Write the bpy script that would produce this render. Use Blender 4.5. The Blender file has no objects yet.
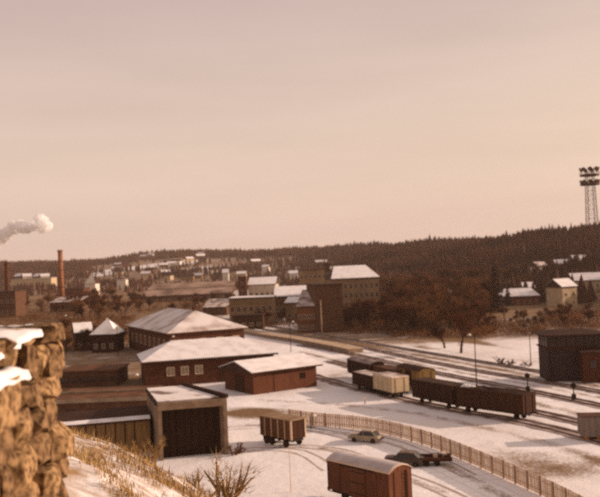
import bpy, math, random
import numpy as np
from mathutils import Vector, Matrix, noise

random.seed(7); rng = np.random.default_rng(7)
sc = bpy.context.scene
col = sc.collection

# ------------------------------------------------------------------ camera
CAM_H, FPX, ROLL, PITCH = 22.0, 824.0, math.radians(2.5), math.atan(16.5/824)
F = Vector((0, math.cos(PITCH), math.sin(PITCH)))
R0 = Vector((1, 0, 0)); U0 = R0.cross(F)
RR = R0*math.cos(ROLL) - U0*math.sin(ROLL)
UU = R0*math.sin(ROLL) + U0*math.cos(ROLL)
cam = bpy.data.cameras.new('camera'); cam_o = bpy.data.objects.new('camera', cam)
col.objects.link(cam_o)
m = Matrix.Identity(4)
for i in range(3):
    m[i][0], m[i][1], m[i][2] = RR[i], UU[i], -F[i]
m[2][3] = CAM_H
cam_o.matrix_world = m
cam.sensor_width = 36; cam.lens = 36*FPX/600
cam.clip_start = 0.3; cam.clip_end = 20000
cam.dof.use_dof = True; cam.dof.focus_distance = 21.0; cam.dof.aperture_fstop = 1.0
sc.camera = cam_o

# ------------------------------------------------------------------ sky, sun, exposure
SUN_AZ, SUN_EL = math.radians(9), math.radians(17)      # azimuth measured from +x towards +y
w = bpy.data.worlds.new('World'); sc.world = w; w.use_nodes = True
nt = w.node_tree; nt.nodes.clear()
N = nt.nodes.new; L = nt.links.new
out = N('ShaderNodeOutputWorld')
sky = N('ShaderNodeTexSky'); sky.sky_type = 'NISHITA'; sky.sun_disc = False
sky.sun_elevation = SUN_EL; sky.sun_rotation = math.pi/2 - SUN_AZ
sky.air_density = 2.0; sky.dust_density = 6.0
bg1 = N('ShaderNodeBackground'); bg1.inputs[1].default_value = 0.05
L(sky.outputs[0], bg1.inputs[0])
tc = N('ShaderNodeTexCoord'); sep = N('ShaderNodeSeparateXYZ'); L(tc.outputs['Generated'], sep.inputs[0])
ramp = N('ShaderNodeValToRGB')
e = ramp.color_ramp.elements
e[0].position = 0.0; e[0].color = (0.81, 0.60, 0.495, 1)
e[1].position = 1.0; e[1].color = (0.30, 0.205, 0.18, 1)
for p, c in ((0.1, (0.745, 0.555, 0.475, 1)), (0.3, (0.55, 0.378, 0.35, 1))):
    x = ramp.color_ramp.elements.new(p); x.color = c
L(sep.outputs[2], ramp.inputs[0])
mp = N('ShaderNodeMapping'); mp.inputs['Scale'].default_value = (2.2, 2.2, 14)
L(tc.outputs['Generated'], mp.inputs[0])
nz = N('ShaderNodeTexNoise'); nz.inputs['Scale'].default_value = 1.6; nz.inputs['Detail'].default_value = 5
L(mp.outputs[0], nz.inputs[0])
mr = N('ShaderNodeMapRange'); mr.inputs[1].default_value = 0.3; mr.inputs[2].default_value = 0.7
mr.inputs[3].default_value = 0.955; mr.inputs[4].default_value = 1.045
L(nz.outputs[0], mr.inputs[0])
mul = N('ShaderNodeVectorMath'); mul.operation = 'SCALE'
L(ramp.outputs[0], mul.inputs[0]); L(mr.outputs[0], mul.inputs['Scale'])
bg2 = N('ShaderNodeBackground'); bg2.inputs[1].default_value = 0.9
L(mul.outputs[0], bg2.inputs[0])
add = N('ShaderNodeAddShader'); L(bg1.outputs[0], add.inputs[0]); L(bg2.outputs[0], add.inputs[1])
L(add.outputs[0], out.inputs[0])
sl = bpy.data.lights.new('sun', 'SUN'); sl.energy = 5.0; sl.angle = math.radians(0.6); sl.color = (1.0, 0.74, 0.60)
so = bpy.data.objects.new('sun', sl); col.objects.link(so)
sdir = Vector((math.cos(SUN_EL)*math.cos(SUN_AZ), math.cos(SUN_EL)*math.sin(SUN_AZ), math.sin(SUN_EL)))
so.rotation_euler = sdir.to_track_quat('Z', 'Y').to_euler(); so.location = (60, 20, 60)
sc.view_settings.view_transform = 'Standard'; sc.view_settings.look = 'None'
sc.view_settings.exposure = 0.06; sc.view_settings.gamma = 1.0
sc.render.engine = 'CYCLES'
sc.cycles.use_denoising = False; sc.cycles.filter_width = 3.2
sc.cycles.max_bounces = 12; sc.cycles.volume_bounces = 12

# ------------------------------------------------------------------ photo pixel -> place
def ray(px, py):
    return F + RR*((px-300)/FPX) + UU*((248.5-py)/FPX)
def G(px, py, z=0.0):
    d = ray(px, py); t = (z-CAM_H)/d.z
    return Vector((d.x*t, d.y*t, z))
def Ztop(pt, px, py):
    d = ray(px, py); return CAM_H + d.z*pt.y/d.y
def AT(px, py, depth):
    d = ray(px, py); t = depth/d.y
    return Vector((d.x*t, depth, CAM_H+d.z*t))

# ------------------------------------------------------------------ height of the land
SK_X  = [-200, 0, 60, 100, 130, 180, 250, 330, 400, 480, 540, 600, 800]
SK_Y  = [262, 260, 259, 257, 254, 249.5, 249, 245, 240, 235, 229, 223, 210]
SK_R0 = [1000, 1000, 980, 950, 930, 900, 850, 720, 540, 430, 390, 350, 300]
SK_R1 = [2200, 2200, 2200, 2100, 2050, 2000, 1800, 1500, 1150, 900, 780, 700, 600]
TH = 11.0
_a, _H = [], []
for x, y, r1 in zip(SK_X, SK_Y, SK_R1):
    d = ray(x, y); _a.append(math.atan2(d.x, d.y)); _H.append(CAM_H + r1*d.z/math.hypot(d.x, d.y) - TH)
CR = [(-140, 405), (0, 415), (40, 424), (68, 433), (100, 442), (130, 455), (165, 474), (205, 497), (235, 512), (300, 545), (600, 620)]
_ca, _cs = [-3.15, -1.2], [0.06, 0.1]
for x, y in CR:
    d = ray(x, y); _ca.append(math.atan2(d.x, d.y)); _cs.append(-d.z/math.hypot(d.x, d.y))
_ca += [1.2, 3.15]; _cs += [0.2, 0.06]
def wob(x, y):
    return (np.sin(x*.021+1.3)*np.cos(y*.017+.4) + .6*np.sin(x*.047+y*.031) + .35*np.sin(x*.11-y*.09+2))
def Z(x, y):
    x = np.asarray(x, float); y = np.asarray(y, float)
    r = np.hypot(x, y); a = np.arctan2(x, y)
    r0 = np.interp(a, _a, SK_R0); r1 = np.interp(a, _a, SK_R1); H = np.interp(a, _a, _H)
    t = np.clip((r-r0)/(r1-r0), 0, 1)
    far = H*(0.45*t + 0.55*t*t*(3-2*t)) * np.where(r > r1, np.maximum(0.35, 1-(r-r1)/r1*0.5), 1)
    far = far + t*wob(x*.45, y*.45)*2.0*(t > 0)
    s = np.interp(a, _ca, _cs)
    near = CAM_H - s*r - 0.0052*(r-24)**2
    near = near + 0.09*np.sin(x*1.7+y*.6)*np.cos(y*1.3-x*.4) + 0.05*np.sin(x*4.1)*np.sin(y*3.7)
    k = 0.8
    near = np.logaddexp(0, np.clip(near/k, -30, 60))*k - k*0.0
    near = np.where(near < 0.02, 0, near)
    return np.maximum(far, near)
def zz(x, y): return float(Z(x, y))
def hit(px, py):
    d = ray(px, py); t0 = 3.0; t = 3.0
    while t < 6000:
        p = d*t
        if CAM_H + p.z < zz(p.x, p.y):
            for _ in range(20):
                tm = (t0+t)/2; q = d*tm
                if CAM_H+q.z < zz(q.x, q.y): t = tm
                else: t0 = tm
            q = d*t; return Vector((q.x, q.y, zz(q.x, q.y)))
        t0 = t; t *= 1.02
    q = d*t; return Vector((q.x, q.y, zz(q.x, q.y)))

# ------------------------------------------------------------------ materials
MATS = {}
def mat(name, c1, c2=None, scale=2.0, rough=0.85, lo=0.35, hi=0.65, bump=0.0, detail=6, stretch=None, metal=0.0, spec=0.1):
    if name in MATS: return MATS[name]
    if c2 is None: c2 = tuple(x*0.62 for x in c1)
    if max(c1) < .24: c1, c2 = [(q[0]*.80, q[1]*.57, q[2]*.42) for q in (c1, c2)]
    M = bpy.data.materials.new(name); M.use_nodes = True
    t = M.node_tree; b = t.nodes['Principled BSDF']
    b.inputs['Roughness'].default_value = rough; b.inputs['Metallic'].default_value = metal
    b.inputs['Specular IOR Level'].default_value = spec
    if c2 is None: c2 = tuple(x*0.62 for x in c1)
    tc = t.nodes.new('ShaderNodeTexCoord'); mpn = t.nodes.new('ShaderNodeMapping')
    inf = t.nodes.new('ShaderNodeObjectInfo')
    ad = t.nodes.new('ShaderNodeVectorMath'); ad.operation = 'ADD'
    sc_ = t.nodes.new('ShaderNodeVectorMath'); sc_.operation = 'SCALE'; sc_.inputs[0].default_value = (37, 53, 29)
    t.links.new(inf.outputs['Random'], sc_.inputs['Scale'])
    t.links.new(tc.outputs['Object'], ad.inputs[0]); t.links.new(sc_.outputs[0], ad.inputs[1])
    t.links.new(ad.outputs[0], mpn.inputs[0])
    if stretch: mpn.inputs['Scale'].default_value = stretch
    n = t.nodes.new('ShaderNodeTexNoise'); n.inputs['Scale'].default_value = scale; n.inputs['Detail'].default_value = detail
    t.links.new(mpn.outputs[0], n.inputs[0])
    r = t.nodes.new('ShaderNodeValToRGB'); r.color_ramp.elements[0].position = lo; r.color_ramp.elements[1].position = hi
    r.color_ramp.elements[0].color = (*c2, 1); r.color_ramp.elements[1].color = (*c1, 1)
    t.links.new(n.outputs[0], r.inputs[0]); t.links.new(r.outputs[0], b.inputs['Base Color'])
    if bump:
        bp = t.nodes.new('ShaderNodeBump'); bp.inputs['Strength'].default_value = 0.6; bp.inputs['Distance'].default_value = bump
        t.links.new(n.outputs[0], bp.inputs['Height']); t.links.new(bp.outputs[0], b.inputs['Normal'])
    MATS[name] = M
    return M
SNOW = mat('snow', (.80, .78, .78), (.66, .61, .58), 0.5, .8, .3, .6, .05)
ROOFSNOW = mat('roof_snow', (.84, .81, .80), (.64, .58, .55), 0.55, .8, .25, .55, .03)
THINSNOW = mat('thin_snow', (.66, .58, .53), (.19, .12, .09), 0.35, .85, .36, .62, .02)
DIRTSNOW = mat('dirty_snow', (.48, .39, .35), (.17, .11, .08), 0.5, .9, .35, .65, .03)
BRICK = mat('brown_brick', (.13, .064, .042), (.085, .043, .03), 1.2)
BRICK2 = mat('dull_brick', (.15, .105, .082), (.10, .066, .05), .8)
DARKWOOD = mat('dark_wood', (.075, .042, .026), (.045, .026, .018), 1.5, stretch=(3, 3, .4))
REDBROWN = mat('red_brown_boards', (.175, .092, .062), (.105, .055, .038), 1.5, stretch=(5, 5, .4))
TANWOOD = mat('tan_wood', (.74, .57, .42), (.64, .48, .34), 2.0, stretch=(3, 3, .5))
TANWOOD2 = mat('weathered_wood', (.64, .47, .335), (.54, .385, .27), 2.0, stretch=(3, 3, .5))
TANWOOD3 = mat('pale_wood', (.80, .64, .49), (.70, .54, .40), 2.0, stretch=(3, 3, .5))
OCHRE = mat('ochre_plaster', (.26, .165, .085), (.18, .11, .055), .5)
CREAM = mat('cream_plaster', (.54, .42, .27), (.42, .32, .20), .5)
WHITEW = mat('white_boards', (.74, .68, .58), (.58, .51, .42), .8)
CONC = mat('concrete', (.33, .24, .165), (.22, .155, .105), 1.0, bump=.01)
DROOF = mat('dark_roofing', (.075, .05, .042), (.045, .03, .026), .7)
SLATE = mat('slate_roof', (.13, .082, .062), (.08, .05, .04), .4)
GLASS = mat('dark_glass', (.03, .022, .02), (.015, .012, .01), 2, rough=.15, spec=.5)
PALEGLASS = mat('pale_glass', (.30, .23, .15), (.19, .14, .09), 2, rough=.2, spec=.5)
BLACKM = mat('black_metal', (.03, .021, .017), (.018, .013, .011), 3, .6)
RAILM = mat('rail_steel', (.085, .05, .035), (.05, .03, .022), 4, .5)
MASTM = mat('mast_steel', (.10, .06, .046), (.07, .042, .034), 2, .6)
LAMPW = mat('white_enamel', (.8, .74, .6), (.7, .62, .5), 3, .35)
STONE = mat('wall_stone', (.37, .235, .115), (.08, .042, .018), 13, .92, .36, .60, .03, 10)
STONED = mat('wall_stone_dark', (.26, .16, .08), (.05, .027, .013), 11, .92, .36, .62, .03, 10)
MORTAR = mat('wall_core', (.12, .075, .04), (.05, .03, .018), 4, .95, bump=.03)
BARK = mat('bark', (.10, .058, .036), (.06, .035, .024), 3)
TWIG = mat('twigs', (.165, .088, .045), (.10, .054, .03), .25)
TWIG2 = mat('red_twigs', (.16, .078, .042), (.10, .05, .028), .25)
OTWIG = mat('ochre_twigs', (.34, .21, .085), (.22, .13, .05), 1)
NEEDLE = mat('needles', (.04, .03, .018), (.022, .018, .012), .3)
FORESTM = mat('forest_needles', (.105, .058, .042), (.052, .031, .023), .02, lo=.4, hi=.6)
GRASSM = mat('dry_grass', (.42, .28, .12), (.28, .17, .07), .6)
CARTAN = mat('car_paint_tan', (.34, .25, .16), (.27, .2, .13), 1, .4, spec=.5)
CARDARK = mat('car_paint_dark', (.06, .045, .035), (.045, .034, .028), 1, .4, spec=.5)
GREYBOX = mat('grey_paint', (.24, .19, .16), (.17, .13, .11), .8)
BLUEDARK = mat('blue_grey_boards', (.062, .052, .072), (.042, .036, .05), 1.2, stretch=(1, 1, 4))
ORANGE = mat('orange_paint', (.42, .16, .035), (.32, .12, .03), 2)
BRICKCH = mat('chimney_brick', (.30, .125, .06), (.20, .085, .042), .4)

# ------------------------------------------------------------------ mesh helpers
class MB:
    def __init__(s): s.v = []; s.f = []
    def obox(s, o, a, b, c):
        o, a, b, c = Vector(o), Vector(a), Vector(b), Vector(c); n = len(s.v)
        for k in (0, 1):
            for p in (o, o+a, o+a+b, o+b): s.v.append(p + c*k)
        q = [(0, 3, 2, 1), (4, 5, 6, 7), (0, 1, 5, 4), (1, 2, 6, 5), (2, 3, 7, 6), (3, 0, 4, 7)]
        if a.cross(b).dot(c) < 0: q = [t[::-1] for t in q]
        s.f += [tuple(n+i for i in t) for t in q]; return s
    def box(s, x0, x1, y0, y1, z0, z1):
        return s.obox((x0, y0, z0), (x1-x0, 0, 0), (0, y1-y0, 0), (0, 0, z1-z0))
    def tube(s, p0, p1, r0, r1=None, n=8, cap=True):
        p0, p1 = Vector(p0), Vector(p1); r1 = r0 if r1 is None else r1
        d = (p1-p0).normalized(); a = d.orthogonal().normalized(); b = d.cross(a); k = len(s.v)
        for p, r in ((p0, r0), (p1, r1)):
            for i in range(n):
                t = 2*math.pi*i/n; s.v.append(p + (a*math.cos(t)+b*math.sin(t))*r)
        for i in range(n):
            j = (i+1) % n; s.f.append((k+i, k+j, k+n+j, k+n+i))
        if cap: s.f.append(tuple(k+i for i in range(n))[::-1]); s.f.append(tuple(k+n+i for i in range(n)))
        return s
    def poly(s, pts, d):                       # prism: polygon pts swept by d
        n = len(s.v); k = len(pts); d = Vector(d)
        s.v += [Vector(p) for p in pts] + [Vector(p)+d for p in pts]
        s.f.append(tuple(n+i for i in range(k))[::-1]); s.f.append(tuple(n+k+i for i in range(k)))
        for i in range(k):
            j = (i+1) % k; s.f.append((n+i, n+j, n+k+j, n+k+i))
        return s
    def raw(s, v, f):
        n = len(s.v); s.v += [Vector(p) for p in v]; s.f += [tuple(n+i for i in t) for t in f]; return s
    def mesh(s, name, mt):
        me = bpy.data.meshes.new(name); me.from_pydata([tuple(p) for p in s.v], [], s.f)
        me.materials.append(mt); me.update()
        return me
    def build(s, name, mt, parent=None, smooth=False):
        me = s.mesh(name, mt)
        if smooth:
            for p in me.polygons: p.use_smooth = True
        return link(name, me, parent)
def link(name, me, parent=None, loc=None):
    o = bpy.data.objects.new(name, me); col.objects.link(o)
    if parent is not None: o.parent = parent
    if loc is not None: o.location = loc
    return o
def tag(o, label=None, cat=None, group=None, kind=None):
    if label: o['label'] = label
    if cat: o['category'] = cat
    if group: o['group'] = group
    if kind: o['kind'] = kind
    return o
def thing(name, label, cat, loc=(0, 0, 0), rz=0.0, group=None):
    o = bpy.data.objects.new(name, None); col.objects.link(o); o.empty_display_size = .5
    o.location = loc; o.rotation_euler = (0, 0, rz); return tag(o, label, cat, group)
def copy_tree(o, parent=None):
    c = o.copy(); col.objects.link(c); c.parent = parent
    for ch in list(o.children): copy_tree(ch, c)
    return c
def np_mesh(name, v, f, mt, smooth=False):
    me = bpy.data.meshes.new(name)
    v = np.asarray(v, np.float32); f = np.asarray(f, np.int32); k = f.shape[1]
    me.vertices.add(len(v)); me.vertices.foreach_set('co', v.ravel())
    me.loops.add(f.size); me.loops.foreach_set('vertex_index', f.ravel())
    me.polygons.add(len(f)); me.polygons.foreach_set('loop_start', np.arange(0, f.size, k, dtype=np.int32))
    me.polygons.foreach_set('use_smooth', np.full(len(f), smooth))
    me.materials.append(mt); me.update(calc_edges=True); return me

# ------------------------------------------------------------------ ground
fa = np.radians(np.arange(-34, 34.01, .2))
ba = np.radians(np.arange(38, 322.1, 4.0))
ang = np.concatenate([fa, ba]); na = len(ang)
rad = [2.0]
while rad[-1] < 9000: rad.append(rad[-1]*1.0155+.03)
rad = np.array(rad); nr = len(rad)
A_, R_ = np.meshgrid(ang, rad)
X, Y = R_*np.sin(A_), R_*np.cos(A_)
ZZ = Z(X, Y)
V = np.stack([X, Y, ZZ], -1).reshape(-1, 3)
V = np.vstack([V, [[0, 0, float(Z(0.01, 0.01))]]])
ii, jj = np.meshgrid(np.arange(nr-1), np.arange(na), indexing='ij')
j2 = (jj+1) % na
Q = np.stack([ii*na+jj, ii*na+j2, (ii+1)*na+j2, (ii+1)*na+jj], -1).reshape(-1, 4)[:, ::-1]
GROUND = bpy.data.materials.new('snowy_ground'); GROUND.use_nodes = True
t = GROUND.node_tree; b = t.nodes['Principled BSDF']; b.inputs['Roughness'].default_value = .9; b.inputs['Specular IOR Level'].default_value = .15
def nod(k): return t.nodes.new(k)
tc = nod('ShaderNodeTexCoord'); at = nod('ShaderNodeAttribute'); at.attribute_name = 'bare'
n1 = nod('ShaderNodeTexNoise'); n1.inputs['Scale'].default_value = .22; n1.inputs['Detail'].default_value = 9; n1.inputs['Roughness'].default_value = .62
n2 = nod('ShaderNodeTexNoise'); n2.inputs['Scale'].default_value = 2.6; n2.inputs['Detail'].default_value = 8
n3 = nod('ShaderNodeTexNoise'); n3.inputs['Scale'].default_value = .035; n3.inputs['Detail'].default_value = 4
for n in (n1, n2, n3): t.links.new(tc.outputs['Object'], n.inputs[0])
s1 = nod('ShaderNodeMath'); s1.operation = 'ADD'; t.links.new(n1.outputs[0], s1.inputs[0]); t.links.new(n2.outputs[0], s1.inputs[1])
s2 = nod('ShaderNodeMath'); s2.operation = 'MULTIPLY_ADD'; s2.inputs[1].default_value = .5; s2.inputs[2].default_value = -.5
t.links.new(s1.outputs[0], s2.inputs[0])                      # noise about 0
s3 = nod('ShaderNodeMath'); s3.operation = 'ADD'; t.links.new(s2.outputs[0], s3.inputs[0]); t.links.new(at.outputs['Fac'], s3.inputs[1])
r1 = nod('ShaderNodeMapRange'); r1.inputs[1].default_value = .38; r1.inputs[2].default_value = .62; t.links.new(s3.outputs[0], r1.inputs[0])
snowc = nod('ShaderNodeValToRGB'); snowc.color_ramp.elements[0].position = .3; snowc.color_ramp.elements[1].position = .62
snowc.color_ramp.elements[0].color = (.72, .66, .63, 1); snowc.color_ramp.elements[1].color = (.88, .86, .85, 1)
t.links.new(n3.outputs[0], snowc.inputs[0])
earth = nod('ShaderNodeValToRGB'); earth.color_ramp.elements[0].position = .3; earth.color_ramp.elements[1].position = .7
earth.color_ramp.elements[0].color = (.10, .055, .032, 1); earth.color_ramp.elements[1].color = (.30, .185, .085, 1)
t.links.new(n2.outputs[0], earth.inputs[0])
mx = nod('ShaderNodeMix'); mx.data_type = 'RGBA'
t.links.new(r1.outputs[0], mx.inputs['Factor']); t.links.new(snowc.outputs[0], mx.inputs['A']); t.links.new(earth.outputs[0], mx.inputs['B'])
t.links.new(mx.outputs['Result'], b.inputs['Base Color'])
bp = nod('ShaderNodeBump'); bp.inputs['Distance'].default_value = .45; bp.inputs['Strength'].default_value = .6
t.links.new(n1.outputs[0], bp.inputs['Height']); t.links.new(bp.outputs[0], b.inputs['Normal'])
gme = np_mesh('ground', V, Q, GROUND, True)
def spline(px_pts, z=0.0, step=1.5):
    P = [G(x, y) for x, y in px_pts]; out_ = []
    for i in range(len(P)-1):
        p0 = P[max(i-1, 0)]; p1 = P[i]; p2 = P[i+1]; p3 = P[min(i+2, len(P)-1)]
        n = max(2, int((p2-p1).length/step))
        for k in range(n):
            t = k/n
            out_.append(0.5*((2*p1)+(p2-p0)*t+(2*p0-5*p1+4*p2-p3)*t*t+(3*p1-p0-3*p2+p3)*t**3))
    out_.append(P[-1]); return out_
spline_pts = spline
# how bare of snow the ground is: hill woods and town brown, yard white, some trodden or grassy places
bare = np.full(len(V), .16)
vr = np.hypot(V[:, 0], V[:, 1])
bare = np.where(vr > 225, .16+np.clip((vr-225)/110, 0, 1)*.34, bare)
bare = np.where(vr > 800, .62, bare)
va = np.arctan2(V[:, 0], V[:, 1])
bare = np.where((vr > 203) & (va > .02), .16+np.clip((vr-203)/30, 0, 1)*.44, bare)
bare = np.where((vr > 300) & (va > .05), .68, bare)
bare = np.maximum(bare, np.where((vr > 235) & (vr < 1000), .16+np.clip((vr-235)/40, 0, 1)*.52*np.clip((-va-.06)/.05, 0, 1), 0))
bare = np.maximum(bare, np.where((vr > 150) & (vr < 1000), .16+np.clip((vr-150)/20, 0, 1)*.46*np.clip((-va-.13)/.04, 0, 1), 0))
bare = np.where(vr < 62, .545, bare)
def blob(px, py, rx, ry, amt):
    c = G(px, py); k = np.exp(-(((V[:, 0]-c.x)/rx)**2+((V[:, 1]-c.y)/ry)**2)**2)
    global bare; bare = bare + amt*k
for q in ((265, 414, 6.5, 5, .42), (240, 411, 5, 4, .42), (540, 464, 6, 7, .19), (575, 472, 7, 7, .2), (505, 452, 4, 7, .17), (470, 438, 3, 7, .13), (430, 426, 3, 6, .12), (480, 370, 8, 12, .08), (420, 358, 8, 14, .08), (133, 382, 3, 8, .3),
          (95, 470, 6, 10, .1), (345, 372, 5, 6, .3), (330, 378, 5, 4, .3), (525, 345, 6, 14, -.1), (500, 350, 14, 22, -.12), (300, 330, 12, 25, .15), (120, 395, 16, 20, .3), (128, 385, 9, 14, .25), (420, 342, 16, 10, .12)):
    blob(*q)
def band(line, half, amt):
    global bare
    P = np.array([(p.x, p.y) for p in line]); lo, hi = P.min(0)-5, P.max(0)+5
    ix = np.where((V[:, 0] > lo[0]) & (V[:, 0] < hi[0]) & (V[:, 1] > lo[1]) & (V[:, 1] < hi[1]))[0]
    d2 = np.full(len(ix), 1e9)
    for q in P: d2 = np.minimum(d2, (V[ix, 0]-q[0])**2+(V[ix, 1]-q[1])**2)
    bare[ix] += amt*np.exp(-d2/half**2)
for pts, wd_, am in (([(280, 330), (330, 339), (440, 359), (548, 378), (620, 390)], 2.2, .2), ([(300, 352), (432, 382), (528, 402), (620, 424)], 1.6, .2),
                     ([(330, 345), (440, 368.5), (549, 388), (620, 401)], 1.3, .2), ([(260, 400), (330, 404), (420, 414), (520, 436), (610, 462)], 1.6, .15),
                     ([(300, 432), (345, 434), (390, 444), (430, 458), (470, 477), (510, 500)], 1.2, .16), ([(120, 440), (200, 428), (260, 425), (310, 427)], 1.3, .2),
                     ([(228, 454), (265, 449), (300, 447), (345, 452), (390, 472), (440, 491)], 1.4, .15), ([(420, 347), (500, 358), (560, 364)], 2.5, .15), ([(440, 336), (520, 350), (548, 352)], 3, .2)):
    band(spline_pts(pts), wd_, am+.22)
# snowfields on the far hillside town
for px, py, rx, ry in ((175, 263, 60, 90), (215, 268, 40, 60), (130, 268, 60, 60), (95, 275, 40, 60)):
    c = hit(px, py); k = np.exp(-(((V[:, 0]-c.x)/rx)**2+((V[:, 1]-c.y)/ry)**2)**2); bare = bare - .33*k
la = gme.attributes.new('bare', 'FLOAT', 'POINT'); la.data.foreach_set('value', bare.astype(np.float32))
tag(link('ground', gme), kind='structure')

# ------------------------------------------------------------------ ribbons on the yard: roads, tracks
def offset(line, d):
    o = []
    for i, p in enumerate(line):
        a = line[max(i-1, 0)]; b_ = line[min(i+1, len(line)-1)]; t = (b_-a).normalized()
        o.append(p + Vector((-t.y, t.x, 0))*d)
    return o
def ribbon(mb, line, half, z0, z1, wig=0.0):
    a, b_ = offset(line, half), offset(line, -half); n0 = len(mb.v); n = len(line)
    for i in range(n):
        wa = random.uniform(-wig, wig); wb = random.uniform(-wig, wig)
        pa = a[i].lerp(b_[i], -wa/half/2 if half else 0); pb = b_[i].lerp(a[i], -wb/half/2 if half else 0)
        mb.v += [Vector((pa.x, pa.y, z0)), Vector((pb.x, pb.y, z0)), Vector((pa.x, pa.y, z1)), Vector((pb.x, pb.y, z1))]
    for i in range(n-1):
        k = n0+4*i
        mb.f += [(k+2, k+3, k+7, k+6), (k, k+2, k+6, k+4), (k+1, k+5, k+7, k+3)]
    mb.f += [(n0, n0+1, n0+3, n0+2), (n0+4*(n-1), n0+4*n-2, n0+4*n-1, n0+4*n-3)]
    return mb
TRACKS = {
 'A': [(215, 318), (262, 325), (330, 336.5), (440, 355), (547, 373), (610, 383), (700, 398)],
 'B': [(232, 324), (330, 341), (440, 364), (549, 383), (610, 394), (700, 412)],
 'C': [(300, 345), (350, 354), (432, 372), (528, 391), (610, 408), (700, 430)],
 'D': [(330, 361), (358, 369), (400, 381), (430, 389), (530, 411), (610, 430), (700, 455)],
 'E': [(300, 372), (352, 387), (380, 393.5), (415, 402), (455, 410.5), (527, 423), (610, 444), (700, 470)],
}
TL = ['rail track farthest across the yard, along the snowy field', 'second rail track of the yard, passing before the dark signal cabin',
      'middle rail track between the signal cabin and the freight wagons', 'rail track under the rear row of wagons',
      'nearest rail track, under the dark open wagons']
TLINE = {}
for i, (k, pts) in enumerate(TRACKS.items()):
    ln = spline(pts); TLINE[k] = ln
    root = thing('rail_track', TL[i], 'rail track')
    ribbon(MB(), ln, 1.6, -.02, .05+.012*i, .25).build('ballast_bed', DIRTSNOW, root)
    for s in (-1, 1): ribbon(MB(), offset(ln, s*.75), .05, .0, .2).build('rail', RAILM, root)
# platform along the far tracks
ln = spline([(236, 331), (262, 336), (300, 342), (335, 348.5), (356, 353)], step=3)
pf = thing('loading_platform', 'long low tan concrete platform between the tracks behind the hip-roofed buildings', 'platform')
ribbon(MB(), ln, 1.9, 0.0, 1.0).build('platform_wall', CONC, pf)
ribbon(MB(), ln, 2.1, 1.002, 1.14).build('platform_top', mat('platform_top', (.52, .39, .27), (.38, .27, .18), .6), pf)
# trodden wheel tracks across the snow
wt = MB()
for pts in ([(120, 440), (200, 431), (260, 427), (310, 429), (360, 441)], [(265, 447), (300, 446), (345, 452), (390, 470), (440, 489), (470, 505)],
            [(228, 452), (255, 449), (300, 452), (330, 470)], [(300, 425), (345, 431), (390, 441), (430, 456), (470, 476)]):
    for o in (-.8, .8): ribbon(wt, offset(spline(pts), o), .16, -.02, .012, .1)
tag(wt.build('wheel_ruts', mat('rut_snow', (.50, .41, .36), (.36, .27, .22), .5)), 'dirty wheel ruts pressed into the snow of the yard', 'ruts', kind='stuff')

# ------------------------------------------------------------------ building parts
def roof(root, L_, D, h, rise, over=.6, hl=0.0, hr=0.0, m_roof=None, m_snow=None, th=.22, off=(0, 0), z0=0, shear=0.0):
    """ridge along local x; hl / hr = hip run at each end (0 = gable)"""
    def shape(ov, dz, t_):
        x0, x1, y0, y1 = -ov, L_+ov, -ov, D+ov; ym = D/2; z = h+dz
        rx0 = x0 if hl == 0 else x0+hl; rx1 = x1 if hr == 0 else x1-hr
        P = [(x0, y0, z-t_), (x1, y0, z-t_), (x1, y1, z-t_), (x0, y1, z-t_), (x0, y0, z), (x1, y0, z), (x1, y1, z), (x0, y1, z),
             (rx0, ym, z+rise), (rx1, ym, z+rise)]
        P = [(p[0]+shear*p[1], p[1], p[2]) for p in P]
        Fc = [(3, 2, 1, 0), (0, 1, 5, 4), (1, 2, 6, 5), (2, 3, 7, 6), (3, 0, 4, 7), (4, 5, 9, 8), (6, 7, 8, 9), (5, 6, 9), (7, 4, 8)]
        return MB().raw(P, Fc)
    r = shape(over, 0, th).build('roof', m_roof or DROOF, root)
    if m_snow: shape(over-.1, .16, .13).build('snow_layer', m_snow, r)
    return r
def walls(root, L_, D, h, mt, rise=0.0, gl=False, gr=False):
    mb = MB().box(0, L_, 0, D, 0, h-.2)
    for g, x in ((gl, 0.0), (gr, L_-.25)):
        if g: mb.poly([(x, 0.0, h-.2), (x, D, h-.2), (x, D/2, h+rise-.15)], (.25, 0, 0))
    return mb.build('wall', mt, root)
def window(root, o, ax, nrm, w_, h_, fm, pm, bars=1, name='window'):
    o, ax, nrm = Vector(o), Vector(ax).normalized(), Vector(nrm).normalized(); z = Vector((0, 0, 1))
    t_ = max(.06, .07*w_); mb = MB()
    mb.obox(o-nrm*.02, ax*w_, nrm*.08, z*t_); mb.obox(o-nrm*.02+z*(h_-t_), ax*w_, nrm*.08, z*t_)
    mb.obox(o-nrm*.02+z*t_, ax*t_, nrm*.08, z*(h_-2*t_)); mb.obox(o-nrm*.02+ax*(w_-t_)+z*t_, ax*t_, nrm*.08, z*(h_-2*t_))
    for i in range(bars):
        mb.obox(o+ax*(w_*(i+1)/(bars+1)-t_*.35)+z*t_-nrm*.01, ax*t_*.7, nrm*.06, z*(h_-2*t_))
    f = mb.build(name, fm, root)
    MB().obox(o+ax*t_*.9+z*t_*.9-nrm*.005, ax*(w_-1.8*t_), nrm*.025, z*(h_-1.8*t_)).build('pane', pm, f)
    return f
def rz_of(u): return math.atan2(u.y, u.x)

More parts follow.
